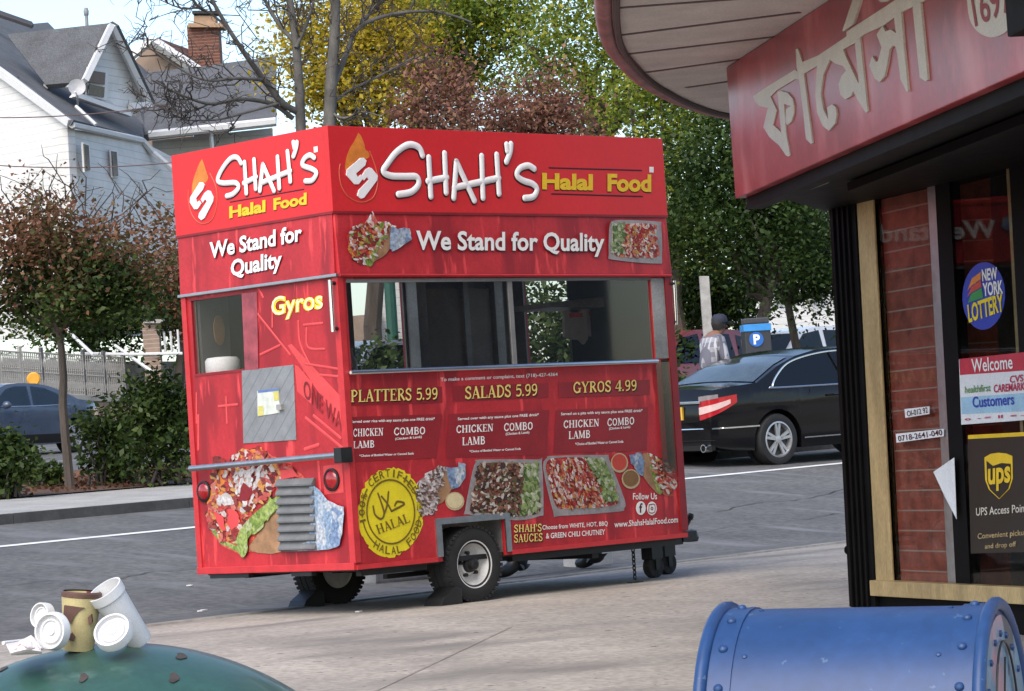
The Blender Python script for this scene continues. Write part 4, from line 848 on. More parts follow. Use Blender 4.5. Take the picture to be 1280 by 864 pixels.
# body of the building and the room behind the glass
mb = MB(); mb.obox(wp(.0, 2.96, -.3), WD*-9, WN*-8, V((0, 0, 5))); wbox(mb, -9, -5, -1.3, 2.95, -8, -.1); wbox(mb, -5, .0, -1.3, 2.95, -8, -7.8); wbox(mb, -.12, 0, -1.3, 2.95, -7.8, -.31); mb.build('wall', m_wallst, store)
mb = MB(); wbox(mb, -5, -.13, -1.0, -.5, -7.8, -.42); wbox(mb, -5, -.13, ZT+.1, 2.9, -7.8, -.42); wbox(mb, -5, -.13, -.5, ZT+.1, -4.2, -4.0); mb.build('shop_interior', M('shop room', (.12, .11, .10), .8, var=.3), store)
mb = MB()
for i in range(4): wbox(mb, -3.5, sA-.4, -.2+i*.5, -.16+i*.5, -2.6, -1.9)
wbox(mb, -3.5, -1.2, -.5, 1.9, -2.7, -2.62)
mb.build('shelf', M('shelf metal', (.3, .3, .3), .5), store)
goods = MB(); random.seed(3)
for i in range(4):
    s0 = -3.4
    while s0 < sA-.6:
        w_ = random.uniform(.1, .3); goods.cur = random.randrange(4); wbox(goods, s0, s0+w_, -.155+i*.5, random.uniform(.0, .25)+i*.5, -2.4, -2.0); s0 += w_+.04
goods.build('shelf_goods', [M('goods a', (.3, .28, .25)), M('goods b', (.08, .1, .12)), M('goods c', (.3, .06, .05)), M('goods d', (.12, .2, .2))], store)
mb = MB(); wbox(mb, ws(1262), ws(1236), 1.35, 1.95, -1.2, -.5); mb.build('pale_cabinet', M('pale cabinet', (.45, .52, .5), .5), store)
mb = MB(); wbox(mb, ws(1232), ws(1222), -.2, 2.0, -.62, -.5); mb.build('wooden_upright', m_gold_f, store)

# notices on the shop glass (each its own thing)
def sheet_on(name, label, cat, pts, mat, k=.004, group=None):
    o = MB().prism([Wl(x, y, KG+k) for x, y in pts], WN*.002).build(name, mat); return tag(o, label, cat, group)
m_blue = M('deep blue print', (.02, .05, .42), .4, var=.05); m_pblack = M('dark brown print', (.018, .015, .012), .35, var=.1)
lot = sheet_on('lottery_sticker', 'round blue lottery sticker on the shop glass above the welcome notice', 'sticker', [(1230+26.5*math.cos(a)+2*math.sin(a), 370+42*math.sin(a)-5*math.cos(a)) for a in np.linspace(0, 2*math.pi, 33)[:-1]], m_blue)
def wtext(par, mat, items, k=KG+.010, off=.012):
    for s_, bl, br, tl in items:
        mb = MB(); put_text(mb, s_, Wl(*bl, k), Wl(*br, k), Wl(*tl, k), off); mb.build('lettering', mat, par)
wtext(lot, m_lw, [('NEW', (1228, 352), (1247, 349), (1227, 337)), ('YORK', (1229, 371), (1254, 367), (1228, 354))], off=.03)
wtext(lot, m_brightyel, [('LOTTERY', (1211, 404), (1255, 389), (1209, 381))], off=.03)
for pts, m_ in (([(1209, 364), (1215, 348), (1226, 340), (1226, 349), (1214, 358)], M('sticker orange', (.75, .25, .04))), ([(1209, 372), (1214, 359), (1226, 350), (1227, 359), (1214, 366)], M('sticker red', (.6, .08, .05))), ([(1210, 379), (1214, 367), (1227, 360), (1229, 372)], M('sticker green', (.04, .3, .08)))):
    MB().poly([Wl(x, y, KG+.009) for x, y in pts]).build('sticker_print', m_, lot)
m_wpap = M('white notice', (.74, .76, .78), .4, var=.05)
wel = sheet_on('welcome_notice', 'white and red welcome customers notice on the shop glass', 'notice', [(1199, 449), (1284, 440), (1284, 525), (1202, 531)], m_wpap)
for pts, m_ in (([(1199, 449), (1284, 440), (1284, 463), (1200, 469)], M('notice red', (.55, .03, .06), .4)), ([(1201, 497), (1284, 491), (1284, 514), (1202, 518)], M('notice light blue', (.35, .58, .75), .4))):
    MB().poly([Wl(x, y, KG+.007) for x, y in pts]).build('colour_band', m_, wel)
wtext(wel, m_lw, [('Welcome', (1215, 466), (1266, 461), (1214, 449))]); wtext(wel, m_blue, [('Customers', (1216, 510), (1268, 506), (1215, 496))], off=.02)
wtext(wel, M('green print', (.12, .3, .1)), [('healthfirst', (1206, 492), (1238, 489), (1206, 483))]); wtext(wel, M('crimson print', (.5, .02, .08)), [('CVS', (1262, 479), (1279, 477), (1262, 470)), ('CAREMARK', (1242, 491), (1281, 488), (1242, 481)), ('o  - =  II  = -', (1206, 526), (1280, 521), (1206, 522))], off=.02)
ups = sheet_on('parcel_poster', 'dark brown parcel pickup poster with gold shield below the welcome notice', 'poster', [(1210, 545), (1284, 542), (1284, 690), (1214, 692)], m_pblack)
MB().poly([Wl(x, y, KG+.007) for x, y in ((1210, 544), (1284, 540), (1284, 545), (1210, 549))]).build('gold_band', m_yel, ups)
shd = [(1230.5, 572), (1238, 567.5), (1248, 566), (1258, 567), (1265.5, 570), (1266, 598), (1262, 611), (1249, 624), (1236, 612), (1231.5, 600)]
MB().poly([Wl(x, y, KG+.007) for x, y in shd]).build('shield', m_yel, ups)
MB().poly([Wl(1248.5+(x-1248.5)*.86, 594+(y-594)*.9+2.0, KG+.009) for x, y in shd[:1]+[(1240, 579), (1252, 575), (1265.5, 576)]+shd[5:]]).build('shield', m_pblack, ups)
wtext(ups, m_yel, [('ups', (1235, 615), (1263, 612), (1235, 586))], KG+.012, .03); wtext(ups, m_cream, [('UPS Access Point', (1220, 645), (1284, 640), (1220, 635))], KG+.010); wtext(ups, m_gold_f, [('Convenient pickup', (1222, 676), (1284, 671), (1222, 667)), ('and drop off', (1231, 688), (1270, 685), (1231, 680))], KG+.010)
sheet_on('paper_flap', 'torn white paper triangle hanging at the black window mullion', 'paper', [(1167, 590), (1193, 572), (1196, 649), (1182, 622)], m_wpap, .03)
for (bl, br, tl, s_, lab) in (((1122, 553), (1179, 545), (1121, 543), 'NO TRANSFER', 'lower white tape strip with black print on the brick pane'), ((1133, 522), (1161, 517), (1132, 512), 'PULL', 'upper short white tape strip with black print on the brick pane')):
    o = sheet_on('tape_strip', lab, 'tape', [(bl[0]-1, bl[1]+.5), (br[0]+1, br[1]+.5), (br[0]+1, br[1]-9), (tl[0]-1, tl[1]-.5)], m_wpap, .003, 'tape strips on the brick pane')
    wtext(o, m_ls, [('OI-012 92' if 'upper' in lab else '0718-2641-040', (bl[0]+1, bl[1]-1), (br[0]-1, br[1]-1), (tl[0]+1, tl[1]+2))], KG+.008, .01)

# ------------------------------------------------------------------ mailbox
m_mb = M('mailbox blue enamel', (.016, .052, .155), .4, var=.18, scale=2, spec=.4, coat=.0, fine=.04)
blend_over(m_mb, noise_fac(40, .67, .70), (.05, .1, .2))
m_graf = M('graffiti scrubbed enamel', (.10, .22, .33), .4, var=.3, scale=8, coat=.2)
blend_over(m_graf, noise_fac(5, .5, .6, (1, 1, 1), 3), (.45, .22, .25)); blend_over(m_graf, noise_fac(9, .60, .64, (1, 1, 1), 3, (0, 0, 0), (3, 1, 1)), (.015, .02, .04))
tl0 = D(908, 767, 5.5); MA = YAW+R(71.5)
mbx = thing('mailbox', 'blue riveted street mailbox with rounded top in the right foreground', 'mailbox', (0, 0, 0))
AX = V((math.cos(MA), math.sin(MA), 0)); SD = V((AX.y, -AX.x, 0))      # axis points away-left; SD across
# solve length so that the right end of the ridge falls at x=1245
Lm = .50; RM = .255
ctr = tl0 - AX*(Lm/2); zc = tl0.z-RM
mbx.location = (ctr.x, ctr.y, gz(ctr.x, ctr.y)); zg = mbx.location.z
def arch(r_, n=24): return [(r_*math.cos(math.pi*i/n), r_*math.sin(math.pi*i/n)) for i in range(n+1)]
def m3(u, a, z): q = ctr+AX*a+SD*u; return V((q.x, q.y, z+a*.03))
prof = [(RM, zg+.22-zc)]+arch(RM)+[(-RM, zg+.22-zc)]
def loft_prof(pr, a0, a1, caps=True):
    mb = MB(); n = len(pr); mb.add([m3(u, a0, zc+h) for u, h in pr]+[m3(u, a1, zc+h) for u, h in pr], [(i, i+1, n+i+1, n+i) for i in range(n-1)]+([tuple(range(n)), tuple(range(n, 2*n))] if caps else [])); return mb
loft_prof(prof, -Lm/2, Lm/2).build('hood', m_mb, mbx, smooth=40)
band = [(u*1.012, h*1.012 if h > 0 else h) for u, h in prof]
for s_ in (1, -1): 
    a0, a1 = (Lm/2-.055, Lm/2-.004) if s_ > 0 else (-Lm/2+.004, -Lm/2+.055)
    loft_prof(band, a0, a1).build('edge_strap', m_mb, mbx, smooth=40)
    rim = MB().tube([m3(u*1.01, s_*Lm/2, zc+h*1.01) for u, h in prof], .0125, 10); rim.build('rim', m_mb, mbx, smooth=60)
    for ang in range(-6, 187, 19 if s_ > 0 else 19):
        a_ = R(ang+4); rp = m3(RM*1.014*math.cos(a_), s_*(Lm/2-.034), zc+RM*1.014*math.sin(a_)); nn = SD*math.cos(a_)+V((0, 0, 1))*math.sin(a_)
        MB().lathe([(.0085, -.002), (.0085, .002), (.006, .005), (0, .0062)], rp, nn, 10).build('rivet', m_mb, mbx, smooth=60)
        if ang % 2: 
            rp = m3(RM*1.002*math.cos(a_+.06), s_*(Lm/2-.075), zc+RM*1.002*math.sin(a_+.06)); MB().lathe([(.005, -.002), (.005, .001), (0, .003)], rp, nn, 8).build('rivet', m_mb, mbx, smooth=60)
ep = [(u*.93, h*.93) for u, h in prof]
MB().prism([m3(u, -Lm/2-.006, zc+h) for u, h in ep], AX*.005).build('end_plate', m_graf, mbx)
gr_ = MB().tube([m3(.12*math.cos(a), -Lm/2-.010, zc+.02+.17*math.sin(a)) for a in np.linspace(.2, 2.6, 14)], .0022, 6).tube([m3(.02, -Lm/2-.01, zc+.02), m3(-.02, -Lm/2-.01, zc+.1), m3(.01, -Lm/2-.01, zc+.16)], .002, 6); gr_.build('graffiti', m_black, mbx)
for a in range(20, 170, 18): MB().lathe([(.006, 0), (.006, .004), (0, .006)], m3(RM*.8*math.cos(R(a)), -Lm/2-.006, zc+RM*.8*math.sin(R(a))), -AX, 8).build('rivet', m_mb, mbx)
for u in (-1, 1):
    for a in (-1, 1): MB().obox(m3(u*(RM-.03)-.02, a*(Lm/2-.03)-.02, zg), AX*.04, SD*.04, V((0, 0, .24))).build('leg', m_mb, mbx)

# ------------------------------------------------------------------ litter bin and what lies on it
m_bin = M('green bin enamel', (.024, .078, .06), .46, var=.22, scale=4, spec=.5, coat=.15, fine=.05)
blend_over(m_bin, noise_fac(9, .60, .74), (.09, .17, .15)); blend_over(m_bin, noise_fac(30, .68, .72), (.03, .06, .05))
top = D(128, 797, 5.5); bz = gz(top.x, top.y); RB = .40
bn = thing('litter_bin', 'green domed steel litter bin in the left foreground with cups left on top', 'litter bin', (top.x, top.y, bz))
RS = .60
def dome_z(r_): return top.z-.012-(RS-math.sqrt(RS*RS-r_*r_))
pr_ = [(RB, dome_z(RB)-top.z-.03), (RB+.006, dome_z(RB)-top.z-.015), (RB, dome_z(RB)-top.z)]+[(r_, dome_z(r_)-top.z) for r_ in np.linspace(RB-.01, 0.0, 20)]
MB().lathe(pr_, top, (0, 0, 1), 64).build('dome_lid', m_bin, bn, smooth=60)
MB().lathe([(RB-.03, dome_z(RB)-.03-top.z), (RB-.03, bz-top.z+.02), (0, bz-top.z+.02)], top, (0, 0, 1), 48).build('body', m_bin, bn, smooth=40)
MB().lathe([(RB+.004, dome_z(RB)-top.z-.032), (RB+.008, dome_z(RB)-top.z-.05), (RB-.02, dome_z(RB)-top.z-.06)], top, (0, 0, 1), 48).build('rim', m_bin, bn, smooth=60)
def on_dome(x, y):
    d = ray(x, y); t = 4.5
    while t < 6.5:
        p = CAM+d*t; r_ = math.hypot(p.x-top.x, p.y-top.y)
        if r_ < RB and p.z < dome_z(r_): return p
        t += .002
    return D(x, y, 5.5)
m_foam = M('white foam', (.66, .66, .66), .55, var=.03, scale=30)
m_card = M('tan paper cup', (.50, .42, .20), .6, var=.12, scale=20)
blend_over(m_card, noise_fac(22, .635, .65, (1, 1, 1), 2, (0, 0, 0), (1.3, .2, 2)), (.13, .02, .012))
m_brownlid = M('brown rim', (.11, .05, .035), .5, var=.2, scale=20)
def along(p0, p1): a = V(p1)-V(p0); return a.normalized(), a.length
b_ = on_dome(98, 813); tb0 = (b_-CAM).dot(fw); t_ = D(102, 741, tb0); a_, h_ = along(b_, t_); pxm = tb0/CF
cup = MB().lathe([(0, 0), (19*pxm, 0), (25*pxm, h_), (23*pxm, h_), (18*pxm, .006), (0, .006)], b_, a_, 32).build('coffee_cup', m_card, smooth=40)
tag(cup, 'tan paper cup with brown splashes standing on the green bin', 'cup')
MB().lathe([(24.4*pxm, h_-.008), (25.6*pxm, h_-.007), (25.6*pxm, h_), (23*pxm, h_+.003)], b_, a_, 32).build('rim', m_brownlid, cup, smooth=40)
for spl in ([(80,757),(92,758),(106,760),(98,765),(92,772),(88,780),(84,776),(79,770)], [(85,794),(90,791),(94,796),(91,802),(86,800)], [(110,772),(114,768),(115,778),(111,782)]):
    MB().prism([D(x, y, tb0-.0355) for x, y in spl], fw*.025).build('splash', m_brownlid, cup)
b_ = D(176, 803, 5.46); t_ = D(134, 735, 5.46); a_, h_ = along(b_, t_); a_ = (a_-fw*.35).normalized()
fc = MB().lathe([(0, 0), (15*pxm, 0), (16*pxm, .004), (21.5*pxm, h_*.9), (23.5*pxm, h_*.9+.002), (24*pxm, h_+.008), (22*pxm, h_+.008), (20*pxm, h_*.8), (0, h_*.8)], b_, a_, 36).build('foam_cup', m_foam, smooth=40)
tag(fc, 'tall white foam cup leaning over behind the tan cup', 'cup')
def lid(c, nrm, r_, lab, n=1, gp_='white cup lids on the bin'):
    nrm = V(nrm).normalized(); mb = MB()
    for i in range(n): mb.lathe([(0, .007), (r_*.2, .007), (r_*.24, .004), (r_*.5, .004), (r_*.55, .007), (r_*.62, .007), (r_*.68, .002), (r_*.80, .002), (r_*.84, .011), (r_*.93, .011), (r_, .0), (r_, -.006), (r_*.94, -.006)], V(c)-nrm*.013*i, nrm, 36)
    return tag(mb.build('cup_lid', m_foam, smooth=35), lab, 'cup lid', gp_)
nrm = -fw*.80+up*.45-rt*.3
lid(D(66, 789, 5.36), -fw*.88+up*.1-rt*.46, 24*pxm, 'white cup lid on edge in front, left of the tan cup', 1)
lid(D(54, 770, 5.45), -fw*.75+up*.2-rt*.6, 17*pxm, 'smaller white lid peeking out behind the leaning lids')
lid(D(142, 791, 5.34), -fw*.72+up*.58-rt*.28, 25*pxm, 'white lid tilted between the tan cup and the foam cup', 1)
m_nap = M('crumpled napkin', (.70, .64, .62), .8, var=.15, scale=14); blend_over(m_nap, noise_fac(16, .60, .63), (.5, .12, .12))
np_ = MB(); random.seed(5)
q = [D(8, 808, 5.4), D(14, 820, 5.3), D(34, 815, 5.25), D(53, 818, 5.25), D(50, 806, 5.4), D(40, 797, 5.42), D(24, 806, 5.42)]
np_.prism(q, up*.006-fw*.01); np_.prism([D(22, 806, 5.38), D(40, 797, 5.36), D(54, 813, 5.3), D(36, 811, 5.27)], -fw*.006+up*.004)
tag(np_.build('paper_napkin', m_nap, bevel=.002), 'crumpled white and red paper napkin left of the lids', 'napkin')
st = MB().tube([D(4, 804, 5.4), D(30, 801, 5.45)], .004, 6).build('straw_wrapper', m_foam); tag(st, 'flat white straw wrapper beside the napkin at the left edge', 'wrapper')
m_lf = M('dead leaf', (.06, .045, .04), .8, var=.3, scale=30)
for (x, y, r_, lab) in ((226, 821, .016, 'dark curled leaf in the middle of the green dome'), (217, 848, .014, 'lowest dark leaf on the green dome'), (4, 837, .013, 'dark leaf at the left edge of the green dome'), (104, 848, .012, 'faint grey leaf below the tan cup')):
    p = on_dome(x, y); n_ = (p-(V((top.x, top.y, top.z-.012-RS)))).normalized(); u = n_.orthogonal().normalized(); v_ = n_.cross(u)
    pts = [p+n_*.001+u*r_*1.5*math.cos(a)+v_*r_*.6*math.sin(a)*(1+.3*math.sin(3*a)) for a in np.linspace(0, 2*math.pi, 15)[:-1]]
    tag(MB().prism(pts, n_*.0008).build('dead_leaf', m_lf), lab, 'leaf', 'dead leaves on the green dome')
# ------------------------------------------------------------------ vehicles
def sil(pts): 
    xs = [p[0] for p in pts]; zs = [p[1] for p in pts]; return lambda x: float(np.interp(x, xs, zs))
m_cglass = glass('car window glass', (.10, .11, .11), .10)
m_cglass2 = glass('clear car glass', (.55, .58, .58), .08)
m_lampr = M('tail lamp red', (.45, .012, .02), .15, var=.15, scale=20, coat=.8); m_lampw = M('lamp clear', (.72, .50, .47), .15, var=.08, scale=20, coat=.5)
m_clear = M('smoked lens', (.25, .22, .22), .15, coat=.5)
m_hole = M('wheel arch liner', (.006, .006, .006), .9)
m_alloy = M('alloy wheel', (.50, .50, .51), .35, .6, var=.1, scale=10)
m_plate = M('amber plate', (.70, .42, .05), .4)
class Car:
    def __init__(s, name, label, paint, loc, ang, top, belt, W, x0, x1, wheels, wr, bottom=.20, roofw=.36, group=None, glassm=None):
        s.t = thing(name, label, 'car', loc, group, ang); s.top = sil(top); s.belt = sil(belt); s.W = W; s.x0, s.x1 = x0, x1; s.roofw = roofw
        xs = set(np.linspace(x0, x1, 46)); xs |= {p[0] for p in top if x0 <= p[0] <= x1}
        for wx in wheels: xs |= set(wx+(wr+.055)*np.cos(np.linspace(0, math.pi, 15)))
        xs = sorted(x for x in xs if x0 <= x <= x1); N = 12; s.wheels = wheels
        def bot(x):
            z = bottom + .10*max(0, (abs(x-(x0+x1)/2)/((x1-x0)/2))**10)
            for wx in wheels:
                d = wr+.055; 
                if abs(x-wx) < d: z = max(z, wr+math.sqrt(max(0, d*d-(x-wx)**2)))
            return z
        mb = MB(); ring = 2*(N+1)+3
        for x in xs:
            zb, zt = bot(x), s.top(x); zb = min(zb, zt-.02)
            zs = [zb+(zt-zb)*(i/N) for i in range(N+1)]
            rr_ = [(x, -s.hw(x, z), z) for z in zs]; wt = s.hw(x, zt)
            rr_ += [(x, -wt*.5, zt+.022), (x, 0, zt+.03), (x, wt*.5, zt+.022)]
            rr_ += [(x, s.hw(x, z), z) for z in zs[::-1]]
            mb.v += [V(p) for p in rr_]
        for i in range(len(xs)-1):
            for j in range(ring):
                j2 = (j+1) % ring; mb.f.append((i*ring+j, i*ring+j2, (i+1)*ring+j2, (i+1)*ring+j)); mb.m.append(0)
        mb.f += [tuple(range(ring)), tuple(range((len(xs)-1)*ring, len(xs)*ring))]; mb.m += [0, 0]
        s.body = mb.build('body', paint, s.t, smooth=38, local=True)
        for wx in wheels:
            for sd_ in (1, -1): s.wheel(wx, sd_, wr)
    def hw(s, x, z):
        c = (s.x0+s.x1)/2; h = (s.x1-s.x0)/2; u = abs(x-c)/h
        w_ = s.W*(1-.035*u**2-.21*u**8); zb = s.belt(x)
        if z > zb: w_ -= (z-zb)*s.roofw + .012
        else:
            w_ -= .045*max(0, (.42-z)/.3)**2
            w_ += .012*math.exp(-((z-zb*.82)/.06)**2)
        return max(w_, .1)
    def sp(s, x, z, k=.006, side=-1): return V((x, side*(s.hw(x, z)+k), z))
    def patch(s, name, x0, x1, z0, z1, mat, k=.006, side=-1, parent=None, n=8, shear=0.0):
        mb = MB(); vs = []
        for i in range(n+1):
            for j in range(4):
                z = z0+(z1-z0)*j/3; x = x0+(x1-x0)*i/n+shear*(z-z0); x = max(s.x0, min(s.x1, x)); vs.append(s.sp(x, z, k, side))
        mb.add(vs, [(i*4+j, (i+1)*4+j, (i+1)*4+j+1, i*4+j+1) for i in range(n) for j in range(3)]); return mb.build(name, mat, parent or s.t, local=True, smooth=40)
    def sidepoly(s, name, pts, mat, k=.006, side=-1): return MB().poly([s.sp(x, z, k, side) for x, z in pts]).build(name, mat, s.t, local=True)
    def toppatch(s, name, x0, x1, f0, f1, mat, k=.008):
        mb = MB(); vs = []; n = 8
        for i in range(n+1):
            x = x0+(x1-x0)*i/n; z = s.top(x); f = f0+(f1-f0)*i/n; wt = s.hw(x, z)*f
            for j in range(-3, 4): vs.append((x, wt*j/3, z+k+.03*(1-(abs(j)/3*f)**2)))
        mb.add(vs, [(i*7+j, i*7+j+1, (i+1)*7+j+1, (i+1)*7+j) for i in range(n) for j in range(6)]); return mb.build(name, mat, s.t, local=True, smooth=60)
    def wheel(s, wx, sd_, r_):
        y = sd_*(s.W-.11); c = (wx, y, r_); ax = (0, sd_, 0)
        wh = MB().lathe([(r_*.6, -.13), (r_+.05, -.12), (r_+.05, -.11), (r_*.6, -.10)], c, ax, 24).build('wheel', m_hole, s.t, local=True)
        MB().lathe([(r_*.68, .085), (r_*.80, .10), (r_*.95, .09), (r_, .06), (r_, -.08), (r_*.9, -.1), (r_*.6, -.1)], c, ax, 36).build('tyre', m_rubber, wh, smooth=40, local=True)
        mb = MB().lathe([(r_*.70, .09), (r_*.64, .095), (r_*.62, .06), (r_*.60, .0)], c, ax, 36)
        mb.lathe([(r_*.16, .06), (r_*.15, .085), (0, .09)], c, ax, 14)
        for i in range(5):
            for dd in (-.16, .16):
                w_ = 2*math.pi*i/5+dd+.3; d = V((math.cos(w_), 0, math.sin(w_))); t_ = V((-math.sin(w_), 0, math.cos(w_)))
                mb.obox(V(c)+d*r_*.1-t_*r_*.055+V((0, sd_*.055, 0)), d*r_*.55, t_*r_*.11, V((0, sd_*.025, 0)))
        mb.build('rim', m_alloy, wh, smooth=30, local=True); MB().lathe([(r_*.62, .02), (0, .02)], c, ax, 24).build('brake_disc', M('brake', (.06, .06, .06), .5), wh, local=True)

m_carblk = M('black car paint', (.004, .004, .005), .12, var=.1, scale=3, spec=.3, coat=.12, fine=0)
top_s = [(-2.29,.66),(-2.27,.90),(-2.22,.97),(-2.0,1.0),(-1.62,1.03),(-1.2,1.22),(-.85,1.33),(-.5,1.39),(0,1.405),(.35,1.385),(.7,1.28),(1.18,1.0),(1.6,.93),(2.0,.84),(2.22,.70),(2.29,.55)]
belt_s = [(-2.29,.90),(-1.6,.94),(0,.91),(1.2,.88),(2.29,.8)]
pw = G(975, 581); ANG = R(-7)
fx = V((math.cos(ANG), math.sin(ANG), 0)); fy = V((-fx.y, fx.x, 0))
cl = pw + fx*1.36 + fy*.86
bs = Car('parked_car', 'black sedan with a lit looking red and white tail lamp on the street right of the cart', m_carblk, (cl.x, cl.y, gz(cl.x, cl.y)-.015), ANG, top_s, belt_s, .89, -2.29, 2.29, (-1.36, 1.40), .318, roofw=.44)
bs.t['label'] = 'black sedan seen from behind with red and white tail lamp, right of the cart'; bs.t.rotation_euler = (R(1.5), R(-.6), ANG)
wl = [(-1.38,.965),(-1.28,1.08),(-1.05,1.22),(-.72,1.30),(-.38,1.34),(-.32,1.34),(-.22,.955)]
bs.sidepoly('window', wl, m_cglass); bs.sidepoly('window', [(-.17,.955),(-.26,1.343),(.15,1.345),(.42,1.30),(.95,1.0),(.93,.95)], m_cglass)
bs.sidepoly('window', wl, m_cglass, side=1); bs.sidepoly('window', [(-.17,.955),(-.26,1.343),(.15,1.345),(.42,1.30),(.95,1.0),(.93,.95)], m_cglass, side=1)
MB().tube(crom([bs.sp(x, z, .008) for x, z in [(.93,.94),(-.2,.945),(-1.36,.952),(-1.40,.975),(-1.29,1.09),(-1.05,1.235),(-.72,1.315),(-.3,1.36),(.15,1.36),(.44,1.315)]], 5), .012, 6).build('chrome_trim', m_chrome, bs.t, local=True)
MB().tube([bs.sp(-.17, .95, .004), bs.sp(-.28, 1.35, .004)], .02, 6).build('door_pillar', m_carblk, bs.t, local=True)
bs.toppatch('rear_window', -1.62, -.92, .92, .86, M('dark rear glass', (.035, .045, .04), .1, var=.3, coat=.5, fine=0)); bs.toppatch('windscreen', .52, 1.12, .88, .92, m_cglass)
for sd_ in (-1, 1):
    path = [V((-2.298, y, 0)) for y in np.linspace(.50, bs.hw(-2.29, .8)-.02, 5)]+[V((x, None or bs.hw(x, .8)+.007, 0)) for x in np.linspace(-2.285, -1.97, 12)]
    def band(f0, f1, k, u1=1.0):
        mb = MB(); n = int((len(path)-1)*u1)+1
        for i in range(n):
            u = i/(len(path)-1); zl, zh = .61+.20*u**1.4, .845+.06*u
            for f in (f0, f1): mb.v.append(V((path[i].x-(k if i < 5 else 0), sd_*(path[i].y+(k if i > 3 else 0)), zl+(zh-zl)*f)))
        mb.f = [(2*i, 2*i+2, 2*i+3, 2*i+1) for i in range(n-1)]; mb.m = [0]*len(mb.f); return mb
    tl_ = band(0, 1, .004).build('tail_lamp', m_lampr, bs.t, local=True, smooth=60)
    band(.28, .66, .008, .86).build('lens', m_lampw, tl_, local=True, smooth=60); band(.97, 1.22, .007, .5).build('lens', m_clear, tl_, local=True, smooth=60)
bs.patch('bumper_trim', -2.28, -1.66, .495, .512, m_chrome, .012); bs.patch('sill_trim', -.95, .9, .31, .325, m_chrome, .012)
MB().tube([(-2.12, .77, .505), (-2.27, .62, .505), (-2.315, .3, .505), (-2.315, -.3, .505), (-2.27, -.62, .505), (-2.15, -.76, .505)], .011, 6).build('bumper_trim', m_chrome, bs.t, local=True)
MB().box((-2.33, -.55, .815), (-2.285, .55, .845)).build('boot_trim', m_chrome, bs.t, local=True, bevel=.006)
pl2 = MB().box((-2.315, -.19, .62), (-2.285, .19, .78)).build('licence_plate', m_plate, bs.t, local=True)
MB().box((-2.32, -.75, .36), (-2.28, .75, .365)).box((-2.31, -.7, .24), (-2.25, .7, .30)).build('bumper_gap', m_hole, bs.t, local=True)
MB().lathe([(.05, .0), (.05, .12), (.04, .12), (.035, .02)], (-2.24, -.60, .27), (-1, 0, 0), 16).build('exhaust_pipe', m_chrome, bs.t, local=True)
for x in (-.45, .6): MB().tube([bs.sp(x-.1, .82, .01), bs.sp(x, .825, .028), bs.sp(x+.1, .82, .01)], .014, 6).build('door_handle', m_carblk, bs.t, local=True)
for x in (-.2, ): MB().tube([bs.sp(-1.02, .60, .002), bs.sp(-.78, .92, .002)], .004, 4).tube([bs.sp(-.2, .3, .002), bs.sp(-.2, .93, .002)], .004, 4).build('door_gap', m_hole, bs.t, local=True)
mi = MB(); mi.ball((.85, -.98, .98), (.07, .11, .07), 12); mi.build('mirror', m_carblk, bs.t, local=True, smooth=60)

# blue sedan far left
m_carblu = M('slate blue car paint', (.055, .075, .115), .28, var=.1, scale=3, coat=.5, fine=0)
pb = G(109, 565, .11); ANB = TH+math.pi+R(4); fb = V((math.cos(ANB), math.sin(ANB), 0))
cb = pb + fb*1.36 - V((-fb.y, fb.x, 0))*.85
sb_ = Car('parked_car', 'slate blue sedan on the service road behind the small tree at the left edge', m_carblu, (cb.x, cb.y, gz(cb.x, cb.y)+.11), ANB, [(a, b+.07) for a, b in top_s], [(a, b+.03) for a, b in belt_s], .89, -2.29, 2.29, (-1.36, 1.40), .33, roofw=.42)
wl2 = [(-1.25,1.0),(-1.0,1.25),(-.7,1.36),(-.3,1.41),(-.2,.985)]; wl3 = [(-.13,.985),(-.2,1.41),(.15,1.415),(.42,1.36),(.98,1.03),(.95,.975)]
for sd_ in (1, -1): sb_.sidepoly('window', wl2, m_cglass2, .008, sd_); sb_.sidepoly('window', wl3, m_cglass2, .008, sd_); sb_.patch('tail_lamp', -2.28, -1.95, .74, .90, m_lampr, .01, sd_)
sb_.patch('lower_sill', -1.0, 1.0, .22, .40, m_hole, .004, 1)
MB().tube([sb_.sp(.98, 1.0, .01, 1), sb_.sp(-.2, .985, .01, 1), sb_.sp(-1.28, 1.0, .01, 1)], .01, 6).build('chrome_trim', m_chrome, sb_.t, local=True)
sb_.t.scale = (.86, .86, .86)
MB().ball((.72, 1.0, 1.02), (.08, .11, .08), 12).build('mirror', m_carblu, sb_.t, local=True, smooth=60)
MB().tube([sb_.sp(-.17, .3, .003, 1), sb_.sp(-.17, .98, .003, 1)], .006, 4).build('door_gap', m_hole, sb_.t, local=True)
